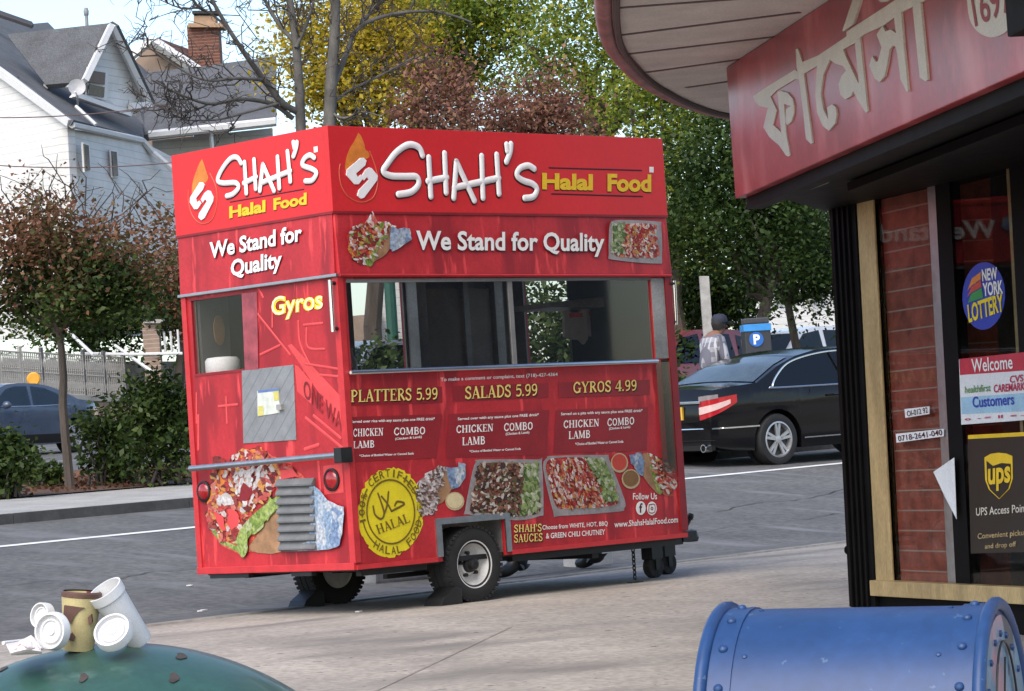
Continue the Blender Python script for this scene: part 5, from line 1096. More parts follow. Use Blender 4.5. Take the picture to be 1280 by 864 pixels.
# vans, hatchbacks on the far road right
top_v = [(-2.2,.8),(-2.15,1.15),(-2.0,1.45),(-1.7,1.66),(-1.0,1.72),(0,1.72),(.6,1.62),(1.25,1.12),(1.7,1.05),(2.1,.92),(2.2,.6)]
belt_v = [(-2.2,1.05),(2.2,.98)]
def suv(label, paint, px, py, t, ang, group=None):
    p = D(px, py, t); c = Car('parked_car', label, paint, (p.x, p.y, gz(p.x, p.y)+.12), ang, top_v, belt_v, .92, -2.2, 2.2, (-1.33, 1.35), .35, roofw=.3)
    for sd_ in (1, -1):
        for pts in ([(-1.85,1.1),(-1.7,1.5),(-1.2,1.6),(-1.1,1.08)], [(-1.0,1.08),(-1.0,1.62),(-.15,1.64),(-.1,1.06)], [(.0,1.06),(-.02,1.64),(.5,1.57),(1.05,1.15),(1.0,1.06)]): c.sidepoly('window', pts, m_cglass, .008, sd_)
        c.patch('tail_lamp', -2.19, -2.0, .95, 1.25, m_lampr, .01, sd_)
    c.toppatch('rear_window', -2.13, -1.78, .85, .82, m_cglass); c.toppatch('windscreen', .66, 1.22, .9, .92, m_cglass); return c
m_carred = M('dusty red car paint', (.30, .055, .065), .3, var=.1, coat=.4, fine=0); m_carwht = M('white car paint', (.65, .66, .68), .3, var=.05, coat=.4, fine=0); m_carsil = M('silver car paint', (.36, .38, .42), .28, .4, var=.05, coat=.4, fine=0)
suv('dusty red hatchback half hidden behind the man in the plaid shirt', m_carred, 838, 470, 58, TH+R(176))
suv('white people carrier behind the parking kiosk', m_carwht, 992, 455, 62, TH+R(172))
suv('silver car seen through the food cart window', m_carsil, 447, 486, 52, TH+R(186))

# ------------------------------------------------------------------ people
m_skin = M('skin', (.22, .11, .07), .5, var=.08); m_hair = M('dark hair', (.012, .01, .009), .7)
def skin_mesh(name, joints, edges, mat, parent, root=0, sub=1):
    me = bpy.data.meshes.new(name); me.from_pydata([V(j[0]) for j in joints], edges, [])
    o = bpy.data.objects.new(name, me); COL.objects.link(o); sk = o.modifiers.new('skin', 'SKIN'); sk.use_smooth_shade = True
    for i, j in enumerate(joints):
        r_ = j[1] if isinstance(j[1], tuple) else (j[1], j[1]); me.skin_vertices[0].data[i].radius = r_
    me.skin_vertices[0].data[root].use_root = True
    ss = o.modifiers.new('sub', 'SUBSURF'); ss.levels = sub; ss.render_levels = sub
    dg = bpy.context.evaluated_depsgraph_get(); dg.update(); m2 = bpy.data.meshes.new_from_object(o.evaluated_get(dg))
    bpy.data.objects.remove(o); m2.name = name; m2.materials.clear(); m2.materials.append(mat); m2.polygons.foreach_set('use_smooth', [True]*len(m2.polygons))
    n = bpy.data.objects.new(name, m2); COL.objects.link(n); n.parent = parent; return n
def person(label, loc, rz, P, m_shirt, m_trs, m_shoe, cap=None):
    """P: joint positions, x forward, y left, z up"""
    t = thing('person', label, 'person', loc, None, rz)
    J = []; Ed = []
    def add(p, r_, par=None):
        J.append((p, r_)); 
        if par is not None: Ed.append((par, len(J)-1))
        return len(J)-1
    pel = add(P['pelvis'], (.15, .11)); ch_ = add(P['chest'], (.17, .115), add(P['waist'], (.135, .10), pel)); nk = add(P['neck'], .055, ch_)
    hd = V(P['head']); hn = add(hd-V((.01, 0, .09)), .062, nk); h1 = add(hd, (.078, .095), hn); h2 = add(hd+V((-.005, 0, .07)), (.07, .085), h1)
    arms = []; legs = []
    for sd_ in ('l', 'r'):
        sh = add(P['sh'+sd_], .06, ch_); el = add(P['el'+sd_], .042, sh); wr = add(P['wr'+sd_], .03, el); d = (V(P['wr'+sd_])-V(P['el'+sd_])).normalized(); s_ = d.cross(V((1, 0, 0.01))).normalized()
        pm = add(V(P['wr'+sd_])+d*.07, (.034, .022), wr)
        for q in range(4): 
            b0 = V(P['wr'+sd_])+d*.095+s_*(.024-.016*q); k1 = add(b0, .0095, pm); k2 = add(b0+d*.035+V((.006, 0, 0)), .0085, k1); add(b0+d*(.06-.006*abs(q-1.3))+V((.018, 0, 0)), .0075, k2)
        th_ = add(V(P['wr'+sd_])+d*.045+s_*.038, .0105, wr); add(V(P['wr'+sd_])+d*.085+s_*.052, .009, th_)
        hp_ = add(P['hip'+sd_], .085, pel); kn = add(P['kn'+sd_], .06, hp_); an = add(P['an'+sd_], .042, kn); fd = V(P.get('ft'+sd_, (1, 0, 0))).normalized(); add(V(P['an'+sd_])+fd*.14-V((0, 0, .045)), (.04, .03), an)
    body = skin_mesh('body', J, Ed, m_skin, t, pel)
    # clothes
    g_ = .016; sJ = [(P['pelvis'], (.175+g_, .14)), (P['waist'], (.175, .14)), (P['chest'], (.20+g_, .145)), (V(P['chest'])*.35+V(P['neck'])*.65, (.10, .075))]; sE = [(0, 1), (1, 2), (2, 3)]
    for sd_ in ('l', 'r'): i = len(sJ); sJ += [(P['sh'+sd_], .082), (P['el'+sd_], .062), (V(P['el'+sd_]).lerp(V(P['wr'+sd_]), .85), .048)]; sE += [(2, i), (i, i+1), (i+1, i+2)]
    skin_mesh('shirt', sJ, sE, m_shirt, t, 0)
    tJ = [(V(P['pelvis'])+V((0, 0, .03)), (.155, .118))]; tE = []
    for sd_ in ('l', 'r'): i = len(tJ); tJ += [(P['hip'+sd_], .105), (P['kn'+sd_], .082), (V(P['an'+sd_])+V((0, 0, -.05)), .078)]; tE += [(0, i), (i, i+1), (i+1, i+2)]
    skin_mesh('trousers', tJ, tE, m_trs, t, 0)
    for sd_ in ('l', 'r'):
        a = V(P['an'+sd_]); fd = V(P.get('ft'+sd_, (1, 0, 0))).normalized()
        skin_mesh('shoe', [(a+V((0, 0, .05))-fd*.01, .066), (a-fd*.06-V((0, 0, .035)), (.06, .055)), (a+fd*.10-V((0, 0, .036)), (.062, .054)), (a+fd*.235-V((0, 0, .048)), (.056, .042))], [(0, 1), (0, 2), (2, 3)], m_shoe, t, 0)
    # face and hair
    f_ = MB(); f_.ball(hd+V((.094, 0, -.01)), (.022, .014, .022), 8); f_.ball(hd+V((.0, .082, -.0)), (.02, .01, .03), 8); f_.ball(hd+V((.0, -.082, -.0)), (.02, .01, .03), 8); f_.build('nose_and_ears', m_skin, t, smooth=60, local=True)
    e_ = MB(); e_.ball(hd+V((.082, .032, .025)), .011, 8); e_.ball(hd+V((.082, -.032, .025)), .011, 8); e_.build('eyes', m_hair, t, smooth=60, local=True)
    MB().ball(hd+V((.082, 0, -.055)), (.014, .026, .006), 8).build('mouth', M('lips', (.2, .07, .06), .5), t, smooth=60, local=True)
    MB().lathe([(.088, -.05), (.097, .0), (.097, .04), (.08, .085), (.04, .108), (0, .112)], hd+V((-.018, 0, .012)), (-.25, 0, 1), 20).build('hair', m_hair, t, smooth=60, local=True)
    if cap:
        cp = MB().lathe([(.105, .025), (.108, .06), (.098, .10), (.06, .135), (0, .145)], hd+V((-.008, 0, .015)), (0, 0, 1), 24); cp.prism([hd+V((.08+.11*math.sin(a), .085*math.cos(a), .042-.03*math.sin(a))) for a in np.linspace(0, math.pi, 12)], (0, 0, .012)); cp.build('cap', cap, t, smooth=40, local=True)
    return t
m_plaid = M('grey plaid shirt', (.30, .30, .33), .85, var=.1, scale=20)
blend_over(m_plaid, line_fac(2, .13, .5), (.15, .15, .18)); blend_over(m_plaid, line_fac(1, .10, .3), (.4, .4, .43)); blend_over(m_plaid, line_fac(0, .11, .4), (.12, .12, .15))
m_jean = M('dark trousers', (.022, .022, .026), .85, var=.2, scale=20); m_shoe = M('black shoe', (.010, .010, .010), .45, var=.2, scale=20)
P1 = dict(pelvis=(-.02, 0, .95), waist=(.0, 0, 1.12), chest=(.05, 0, 1.34), neck=(.12, 0, 1.49), head=(.19, 0, 1.58), shl=(.05, .19, 1.40), ell=(.08, .26, 1.12), wrl=(.27, .16, 1.05), shr=(.05, -.19, 1.40), elr=(.08, -.26, 1.12), wrr=(.27, -.14, 1.05), hipl=(0, .10, .90), knl=(.03, .11, .49), anl=(0, .11, .09), hipr=(0, -.10, .90), knr=(.03, -.11, .49), anr=(0, -.11, .09))
mp = D(889, 470, 38.6); person('man in navy cap and grey plaid shirt standing beyond the black sedan, looking down', (mp.x, mp.y, gz(mp.x, mp.y)+.14), YAW-R(62), P1, m_plaid, m_jean, m_shoe, M('navy cap', (.018, .022, .04), .8))
# somebody bending behind the cart: only the legs show below it
fa = onpl(655, 722, (0, 1, 0), (0, 2.3, 0)); fb_ = onpl(738, 716, (0, 1, 0), (0, 2.4, 0))
mid = (fa+fb_)/2; half = (fb_.x-fa.x)/2
P2 = dict(pelvis=(0, .0, .86), waist=(0, .10, .95), chest=(0, .36, 1.02), neck=(0, .53, 1.06), head=(.03, .64, 1.05), shl=(-.18, .38, 1.0), ell=(-.2, .42, .72), wrl=(-.1, .5, .5), shr=(.18, .38, 1.0), elr=(.2, .42, .72), wrr=(.1, .5, .5), hipl=(-.11, 0, .83), knl=(-half*.95, .02, .45), anl=(-half, 0, .09), hipr=(.11, 0, .83), knr=(half*.95, .02, .45), anr=(half, 0, .09), ftl=(-1, .1, 0), ftr=(.2, 1, 0))
person('person behind the red cart, only dark trousers and black shoes showing beneath it', (mid.x, mid.y, gz(mid.x, mid.y)), 0, P2, M('black jacket', (.02, .02, .02), .8), m_jean, m_shoe)
bxp = onpl(740, 715, (0, 1, 0), (0, 2.75, 0)); bz_ = gz(bxp.x, bxp.y)
bx = MB().prism([(bxp.x-.12, bxp.y-.1, bz_), (bxp.x+.14, bxp.y-.1, bz_), (bxp.x+.15, bxp.y-.11, bz_+.34), (bxp.x-.13, bxp.y-.11, bz_+.34)], (0, .3, 0)).build('plastic_crate', M('pale crate', (.55, .54, .53), .6), bevel=.01); tag(bx, 'pale plastic crate on the road behind the cart, seen between the legs', 'crate')
bxp = onpl(510, 742, (0, 1, 0), (0, 2.9, 0)); bz_ = gz(bxp.x, bxp.y)
cb_ = MB().prism([(bxp.x-.32, bxp.y, bz_), (bxp.x+.28, bxp.y, bz_), (bxp.x+.24, bxp.y, bz_+.55), (bxp.x-.28, bxp.y, bz_+.55)], (0, .3, 0)).build('concrete_block', M('grey block', (.22, .23, .24), .9, var=.2, scale=8), bevel=.02); tag(cb_, 'grey concrete block on the road behind the cart, left of the white rimmed wheel', 'block')
# ------------------------------------------------------------------ parking kiosk, posts
kp = D(947, 450, 44.5); kz = gz(kp.x, kp.y)+.14
ks = thing('parking_kiosk', 'dark parking pay kiosk with blue band and white P disc behind the black sedan', 'parking meter', (kp.x, kp.y, kz), None, YAW-R(84))
tz = (CAM+ray(945, 396)*44.5).z-kz
MB().box((-.20, -.16, 0), (.20, .16, tz-.11)).build('housing', M('charcoal housing', (.03, .032, .036), .5), ks, local=True, bevel=.02)
MB().prism([(-.19, -.14, tz-.11), (.19, -.14, tz-.11), (.19, .14, tz-.02), (.19, .14, tz), (-.19, .14, tz), (-.19, .14, tz-.02)][0:2]+[(.19, -.14, tz-.02), (-.19, -.14, tz-.02)], (0, .28, 0)).build('solar_head', M('kiosk head', (.05, .05, .055), .4), ks, local=True, bevel=.02)
MB().box((-.21, -.175, tz-.22), (.21, .17, tz-.115)).build('blue_band', M('sky blue band', (.04, .26, .62), .4), ks, local=True, bevel=.008)
ds = MB().lathe([(.11, 0), (.11, .01), (0, .01)], (-.03, -.165, tz-.345), (0, -1, 0), 28).build('disc', M('blue disc', (.02, .13, .45), .4), ks, local=True)
mb = MB(); put_text(mb, 'P', (-.075, -.178, tz-.42), (.025, -.178, tz-.42), (-.075, -.178, tz-.27), .04); mb.build('lettering', m_lw, ds, local=True)
def post(name, label, cat, px, y_top, y_bot, t, r_, mat, box=False):
    a_, b_ = D(px, y_top, t), D(px+.06*(y_bot-y_top), y_bot, t); p0 = V((b_.x, b_.y, gz(b_.x, b_.y))); p1 = V((p0.x, p0.y, a_.z))
    mb = MB()
    if box: mb.obox(p0-rt*r_-fw*r_, rt*2*r_, fw*2*r_, p1-p0)
    else: mb.tube([p0, p1], r_, 10)
    return tag(mb.build(name, mat, bevel=.006), label, cat)
post('timber_post', 'weathered pale square post standing behind the man in the plaid shirt', 'post', 881, 345, 470, 46.5, .075, M('weathered pale wood', (.36, .35, .33), .9, var=.2, scale=6), True)
# ------------------------------------------------------------------ houses on the hill
m_siding = M('white clapboard', (.64, .635, .62), .6, var=.08, scale=2, fine=.04)
blend_over(m_siding, line_fac(2, .21, .10), (.42, .42, .43))
m_trim = M('white house trim', (.64, .64, .64), .5, var=.04)
m_shing = M('grey shingles', (.115, .12, .13), .9, var=.2, scale=1.4, fine=.16, bump=.3, bscale=12)
blend_over(m_shing, line_fac(2, .22, .10), (.08, .083, .09))
m_shing2 = M('dark red shingles', (.13, .06, .05), .9, var=.2, scale=2)
m_stucco = M('tan stucco', (.36, .27, .21), .85, var=.1, scale=3)
m_chim = M('chimney brick', (.17, .065, .042), .85, var=.25, scale=8, fine=.1)
blend_over(m_chim, line_fac(2, .11, .16), (.26, .16, .12))
m_wdark = M('dark window pane', (.05, .05, .055), .15, coat=.5)
def slab(pts, th_, back=None):
    pts = [V(p) for p in pts]; n = V((0, 0, 0))
    for i in range(len(pts)): n += pts[i].cross(pts[(i+1) % len(pts)])
    n.normalize(); 
    if n.dot(fw) < 0: n = -n
    return MB().prism(pts, n*th_)
def rslab(px, abc, th_):
    a, b, c = [D(*q) for q in abc]; n = (b-a).cross(c-a); return slab([onpl(x, y, n, a) for x, y in px], th_)
def dslab(px, th_): return slab([D(x, y, t) for x, y, t in px], th_)
hb_ = D(60, 420, 84); h1 = thing('house', 'white clapboard house with grey roof, gabled dormer and dish at the upper left', 'house', (hb_.x, hb_.y, gz(hb_.x, hb_.y)))
dslab([(-160, 430, 84.5), (-160, -50, 84.5), (-4, 88, 82.6), (84, 152, 80.4), (98, 420, 80.4)], .3).build('wall', m_siding, h1)             # gable end
dslab([(84, 160, 80.4), (180, 178, 86), (222, 200, 88), (238, 420, 88), (98, 420, 80.4)], .3).build('wall', m_siding, h1)
MB().tube([D(-60, 46, 82.8), D(-3, 88, 82.3), D(88, 154, 80.1)], .14, 4).build('rake_board', m_trim, h1)
MB().tube([D(90, 156, 80.1), D(135, 166, 83), D(178, 176, 85.8), D(190, 190, 86.2), D(216, 212, 86.5)], .10, 6).build('gutter', m_trim, h1)
rslab([(-60, 30), (-4, 80), (92, 150), (180, 172), (176, 140), (120, 90), (60, 28), (38, 30), (-60, -12)], ((-4, 80, 82.5), (92, 150, 80), (180, 172, 86)), .18).build('roof', m_shing, h1)
dslab([(-60, -8, 91.2), (40, 27, 90.2), (42, 30, 90.0), (40, 32, 89.8), (-60, -2, 91)], .1).build('roof', M('dark ridge cap', (.05, .05, .055), .9), h1)
# dormer
dw = dslab([(108, 103, 83.2), (138, 38, 84.2), (186, 128, 86.2), (184, 136, 86.2), (163, 146, 85.2), (92, 122, 82.8)], .15); dwo = dw.build('dormer_wall', m_siding, h1)
rslab([(8, 43), (136, 29), (104, 102), (57, 106)], ((40, 40, 85), (136, 29, 84.0), (104, 102, 82.7)), .16).build('dormer_roof', m_shing, h1)
dslab([(136, 29, 84.0), (144, 34, 84.0), (190, 131, 86.0), (182, 128, 88), (150, 60, 87.5)], .12).build('dormer_roof', m_shing, h1)
MB().tube([D(106, 101, 82.5), D(139, 32, 83.8)], .11, 4).tube([D(140, 33, 83.8), D(187, 131, 85.8)], .11, 4).tube([D(104, 105, 82.5), D(57, 108, 84)], .1, 4).tube([D(163, 133, 85), D(187, 131, 85.8)], .12, 4).tube([D(92, 118, 82.4), D(162, 143, 84.7)], .10, 4).build('dormer_trim', m_trim, h1)
wn = dslab([(110, 84, 83.0), (136, 86, 83.9), (134, 126, 83.9), (108, 120, 83.0)], .05).build('window', m_trim, h1)
dslab([(113, 88, 82.9), (132, 91, 83.7), (131, 106, 83.7), (112, 102, 82.9)], .03).build('pane', M('brown blind', (.16, .12, .10), .6), wn); dslab([(112, 105, 82.9), (131, 109, 83.7), (130, 122, 83.7), (111, 117, 82.9)], .03).build('pane', m_wdark, wn)
for q in ([(104, 178, 81), (112, 180, 81.5), (114, 215, 81.5), (106, 215, 81)], [(139, 187, 83.4), (147, 188, 83.9), (149, 222, 83.9), (141, 222, 83.4)]):
    w_ = dslab([(a, b, t-.35) for a, b, t in q], .06).build('window', m_trim, h1); dslab([(a+(1 if i in (0, 3) else -1), b+(2 if i < 2 else -2), t-.45) for i, (a, b, t) in enumerate(q)], .03).build('pane', m_wdark, w_)
MB().tube([D(22, 96, 82.3), D(24, 420, 82.3)], .05, 4).build('corner_board', m_groove, h1)
MB().tube([D(95, 133, 81.5), D(120, 156, 81)], .05, 6).build('downpipe', m_trim, h1)
# dish on the roof
dp = D(96, 110, 80.6); dish = thing('satellite_dish', 'grey satellite dish on the roof edge left of the dormer window', 'satellite dish', (dp.x, dp.y, dp.z-.5))
MB().lathe([(.0, .0), (.12, .02), (.225, .06), (.235, .065), (.22, .055)], dp, (-fw+up*.3+rt*.2), 24).build('reflector', M('dish grey', (.42, .42, .43), .5), dish, smooth=60)
MB().tube([dp+fw*.05, dp+fw*.1-up*.25, dp-up*.45+fw*.2], .03, 6).tube([dp-up*.2, dp-fw*.25-up*.12], .015, 5).build('bracket', m_alu, dish)
# vents on the ridge
rv = MB().lathe([(.05, -.35), (.05, .0), (.07, .02), (.08, .14), (.05, .24), (0, .25)], D(108, 20, 88), (0, 0, 1), 12).build('roof_vent', M('vent pipe', (.25, .26, .28), .6), smooth=40)
tag(rv, 'grey roof vent pipe standing on the ridge above the dormer', 'roof vent')
# lower wing
hb2 = D(240, 420, 92); h2 = thing('house', 'house wing with wide grey hipped roof and white gutter behind the dormer', 'house', (hb2.x, hb2.y, gz(hb2.x, hb2.y)))
dslab([(160, 172, 88.6), (186, 168, 88.4), (345, 150, 88.4), (345, 70, 94), (245, 84, 95), (185, 90, 95), (150, 60, 95)], .2).build('roof', m_shing, h2)
dslab([(190, 176, 89.6), (340, 160, 89.6), (352, 420, 89.6), (205, 420, 89.6)], .3).build('wall', m_siding, h2)
MB().tube([D(186, 169, 88), D(345, 152, 88)], .13, 6).build('gutter', m_trim, h2)
MB().tube([D(263, 160, 88.4), D(266, 190, 88.4)], .07, 6).build('downpipe', m_alu, h2)
# gabled house with chimney
hb3 = D(215, 420, 104); h3 = thing('house', 'house with tan gable, dark red roof slope and white rake boards beside the chimney', 'house', (hb3.x, hb3.y, gz(hb3.x, hb3.y)))
dslab([(166, 78, 100), (193, 52, 100), (240, 88, 100), (240, 300, 100), (166, 300, 100)], .3).build('wall', m_stucco, h3)
dslab([(194, 46, 99.5), (238, 62, 103), (262, 90, 103), (250, 90, 99.5)], .2).build('roof', m_shing2, h3)
MB().tube([D(162, 72, 99.3), D(190, 50, 99.3)], .16, 4).tube([D(190, 51, 99.3), D(250, 90, 99.3)], .18, 4).build('rake_board', m_trim, h3)
cm = MB(); a_ = D(237, 88, 101.5); b_ = D(276, 88, 101.5); tz_ = D(256, 30, 101.5).z
cm.obox(V((a_.x, a_.y, a_.z-4)), V((b_.x-a_.x, b_.y-a_.y, 0)), fw*1.0, V((0, 0, tz_-a_.z+4)))
c0 = cm.build('chimney', m_chim, h3)
a_ = D(235, 34, 101.3); cp = MB().obox(a_, rt*1.2, fw*1.2, up*.14); a_ = D(242, 30, 101.4); cp.obox(a_, rt*.75, fw*.8, up*.28); cp.build('chimney_cap', M('chimney crown', (.4, .26, .16), .8), c0)
MB().obox(D(240, 17, 101.3), rt*.85, fw*.9, up*.10).tube([D(244, 21, 101.6), D(244, 16, 101.6)], .05).tube([D(266, 21, 101.6), D(266, 16, 101.6)], .05).build('chimney_cap', m_black, c0)
# pale block seen through the trees at the right
hb4 = D(985, 420, 95); h4 = thing('house', 'pale house glimpsed through the leaves at the right beyond the white car', 'house', (hb4.x, hb4.y, gz(hb4.x, hb4.y)))
dslab([(930, 300, 95), (1110, 290, 95), (1120, 500, 95), (940, 500, 95)], 6).build('wall', m_siding, h4); dslab([(920, 302, 94), (1020, 240, 98), (1115, 290, 94)], .3).build('roof', m_shing, h4)
for x in (965, 1010): w_ = dslab([(x, 340, 94.8), (x+18, 339, 94.8), (x+20, 375, 94.8), (x+2, 376, 94.8)], .1).build('window', m_trim, h4); dslab([(x+3, 343, 94.7), (x+16, 342, 94.7), (x+18, 372, 94.7), (x+5, 373, 94.7)], .05).build('pane', m_wdark, w_)
hb5 = D(500, 420, 80); h5 = thing('house', 'white house glimpsed through the left part of the cart window', 'house', (hb5.x, hb5.y, gz(hb5.x, hb5.y)))
dslab([(474, 352, 80), (504, 350, 80), (510, 470, 80), (480, 470, 80)], 3).build('wall', m_siding, h5); dslab([(440, 395, 79), (474, 392, 79), (478, 470, 79), (444, 470, 79)], 3).build('wall', m_stucco, h5)
post('sign_post', 'green lamp post glimpsed through the left part of the cart window', 'post', 486, 330, 480, 60, .12, M('green post', (.02, .10, .07), .5))

# ------------------------------------------------------------------ retaining wall, fence, pier, stair rail
m_bwall = M('tan brick wall', (.30, .21, .16), .85, var=.15, scale=4, fine=.1)
blend_over(m_bwall, line_fac(2, .115, .14), (.36, .31, .27))
QW = 43.0
def sW(px, q=QW):                                       # s coordinate where the pixel column's ray meets the vertical plane q
    p = onpl(px, 500, NX, NX*q); return p.dot(EX)
def zW(px, py, q=QW): return onpl(px, py, NX, NX*q).z
zt = zW(120, 499); sA_, sB_ = sW(-60), sW(190)
rw = MB().prism([qs(QW, sA_, -.2), qs(QW, sB_, -.2), qs(QW, sB_+0, 0)*1, qs(QW, sA_, 0)], NX*.35)
rw = MB(); a_, b_ = qs(QW, sA_), qs(QW, sB_); rw.prism([V((a_.x, a_.y, a_.z-.3)), V((b_.x, b_.y, b_.z-.3)), V((b_.x, b_.y, zW(175, 505))), V((a_.x, a_.y, zW(20, 492)))], NX*.35)
rwo = tag(rw.build('retaining_wall', m_bwall), 'low tan brick retaining wall under the white iron fence', 'wall')
MB().prism([V((a_.x, a_.y, zW(20, 492)+.002))-NX*.05, V((b_.x, b_.y, zW(175, 505)+.002))-NX*.05, V((b_.x, b_.y, zW(175, 505)+.14))-NX*.05, V((a_.x, a_.y, zW(20, 492)+.14))-NX*.05], NX*.45).build('coping', m_conc2, rwo)
m_iron = M('white iron rail', (.42, .39, .35), .5, var=.1); m_irond = M('dark iron post', (.10, .10, .10), .5)
fo = qs(QW+.15, (sA_+sB_)/2); fence = thing('iron_fence', 'white ornamental iron fence on top of the tan brick wall at the left', 'fence', fo)
sF0, sF1 = sW(-20), sW(164); nP = 7
def fp(s_, z): p = NX*(QW+.15)+EX*s_; return V((p.x, p.y, z))
def ztop(s_): u = (s_-sF0)/(sF1-sF0); return zW(0, 434)*(1-u)+zW(160, 444)*u
def zbot(s_): u = (s_-sF0)/(sF1-sF0); return zW(0, 487)*(1-u)+zW(160, 499)*u
for i in range(nP+1):
    s_ = sF0+(sF1-sF0)*i/nP; MB().obox(fp(s_-.04, zbot(s_)-.05), EX*.08, NX*.08, V((0, 0, ztop(s_)-zbot(s_)+.15))).build('post', m_irond if i > 2 else m_iron, fence)
for i in range(nP):
    s0, s1 = sF0+(sF1-sF0)*i/nP+.05, sF0+(sF1-sF0)*(i+1)/nP-.05; mb = MB(); zz = ztop(s0)-zbot(s0)
    for z in (.04, zz*.5, zz-.04): mb.tube([fp(s0, zbot(s0)+z), fp(s1, zbot(s1)+z)], .022, 5)
    nb = 9
    for j in range(nb+1):
        s_ = s0+(s1-s0)*j/nb; mb.tube([fp(s_, zbot(s_)+.04), fp(s_, ztop(s_)-.04)], .016, 4)
        if j < nb:
            c_ = fp(s_+(s1-s0)/nb/2, zbot(s_)+zz*(.72)); mb.tube([c_+EX*.06*math.cos(a)+V((0, 0, .16*math.sin(a))) for a in np.linspace(0, 2*math.pi, 11)], .014, 4)
            c_ = fp(s_+(s1-s0)/nb/2, zbot(s_)+zz*(.25)); mb.tube([c_+EX*.06*math.cos(a)+V((0, 0, .14*math.sin(a))) for a in np.linspace(0, 2*math.pi, 11)], .014, 4)
    mb.build('fence_panel', m_iron, fence)
gw = MB(); a_, b_ = qs(QW+2.5, sF0-3), qs(QW+2.5, sF1+6); gw.prism([V((a_.x, a_.y, a_.z-.3)), V((b_.x, b_.y, b_.z-.3)), V((b_.x, b_.y, zW(190, 452)+.1)), V((a_.x, a_.y, zW(0, 446)+.1))], NX*.3); tag(gw.build('garden_wall', M('beige render', (.36, .32, .27), .9, var=.25, scale=2, fine=.1)), 'beige rendered garden wall seen through the iron fence at the left', 'wall')
gp_ = D(190, 440, 76); pr = thing('brick_pier', 'tan brick pier with pale cap above the shrub left of the cart', 'pier', (gp_.x, gp_.y, gz(gp_.x, gp_.y)))
a_ = D(181, 462, 76); mb = MB().obox(V((a_.x, a_.y, gz(a_.x, a_.y))), rt*.42, fw*.42, V((0, 0, D(181, 404, 76).z-gz(a_.x, a_.y)))); mb.build('shaft', m_bwall, pr)
MB().obox(D(179, 404, 75.9), rt*.5, fw*.5, up*.1).build('cap', m_conc2, pr)
sr = D(120, 430, 77); rail = thing('stair_rail', 'white sloping stair handrail beyond the iron fence', 'handrail', (sr.x, sr.y, gz(sr.x, sr.y)))
MB().tube([D(82, 411, 77), D(117, 444, 75)], .045, 6).build('handrail', m_trim, rail); MB().tube([D(144, 432, 77), D(192, 466, 75)], .045, 6).build('handrail', m_trim, rail); MB().tube([D(100, 442, 76), D(160, 443, 76), D(228, 442, 76)], .04, 6).build('handrail', m_trim, rail)
MB().tube([D(213, 414, 76.2), D(215, 442, 76.2)], .03).tube([D(222, 412, 76.2), D(224, 442, 76.2)], .03).tube([D(205, 416, 76.2), D(207, 442, 76.2)], .03).build('baluster', m_trim, rail)
wr_ = D(690, 400, 70); rl2 = MB().tube([D(655, 372, 70), D(690, 398, 68)], .06, 6).tube([D(655, 380, 70), D(686, 404, 68)], .04, 6).build('stair_rail', m_trim); tag(rl2, 'white stair handrail glimpsed through the right part of the cart window', 'handrail')
yp = D(42, 478, 72); yo = thing('street_marker', 'orange oval marker on a thin post behind the blue car', 'marker', (yp.x, yp.y, gz(yp.x, yp.y)))
MB().lathe([(.0, -.03), (.14, -.03), (.17, 0), (.14, .03), (0, .03)], D(42, 474, 72), -fw, 20).build('disc', M('orange yellow paint', (.75, .36, .03), .5), yo); MB().tube([D(42, 480, 72), V((yp.x, yp.y, gz(yp.x, yp.y)))], .04).build('post', m_alu, yo)
for i, (y0, y1) in enumerate(((147, 128), (205, 202))):
    a_, b_ = D(-30, y0, 60), D(230, y1, 60); w_ = MB().tube([a_.lerp(b_, t)-V((0, 0, .10*4*t*(1-t))) for t in np.linspace(0, 1, 12)], .012, 5).build('overhead_wire', m_groove); tag(w_, ['upper thin overhead wire crossing the white house gable', 'lower thin overhead wire passing below the house eaves'][i], 'wire', 'overhead wires by the white house')

# ------------------------------------------------------------------ trees and shrubs
m_bark = M('grey bark', (.095, .075, .06), .9, var=.3, scale=5, stretch=(1, 1, .2), bump=.5, bscale=25)
m_bark2 = M('pale mottled bark', (.12, .112, .10), .9, var=.35, scale=4, stretch=(1, 1, .5), bump=.4, bscale=20)
m_twig = M('dark twig', (.06, .05, .045), .9, var=.2)
LG = leafmat('dark green leaves', [(.009, .020, .006), (.024, .048, .012), (.050, .088, .02), (.095, .135, .035)])
LY = leafmat('yellow leaves', [(.10, .11, .012), (.30, .24, .02), (.52, .39, .035), (.62, .48, .06)], .4)
LGY = leafmat('yellow green leaves', [(.04, .075, .014), (.11, .17, .022), (.24, .27, .03), (.46, .40, .05)], .4)
LR = leafmat('russet leaves', [(.08, .038, .028), (.17, .078, .055), (.26, .125, .085), (.24, .17, .08)], .3)
LM = leafmat('autumn mixed leaves', [(.045, .06, .018), (.10, .085, .035), (.20, .085, .05), (.27, .14, .085)], .3)
LS = leafmat('shrub leaves', [(.012, .024, .008), (.032, .056, .014), (.066, .10, .024), (.13, .16, .05)], .25)
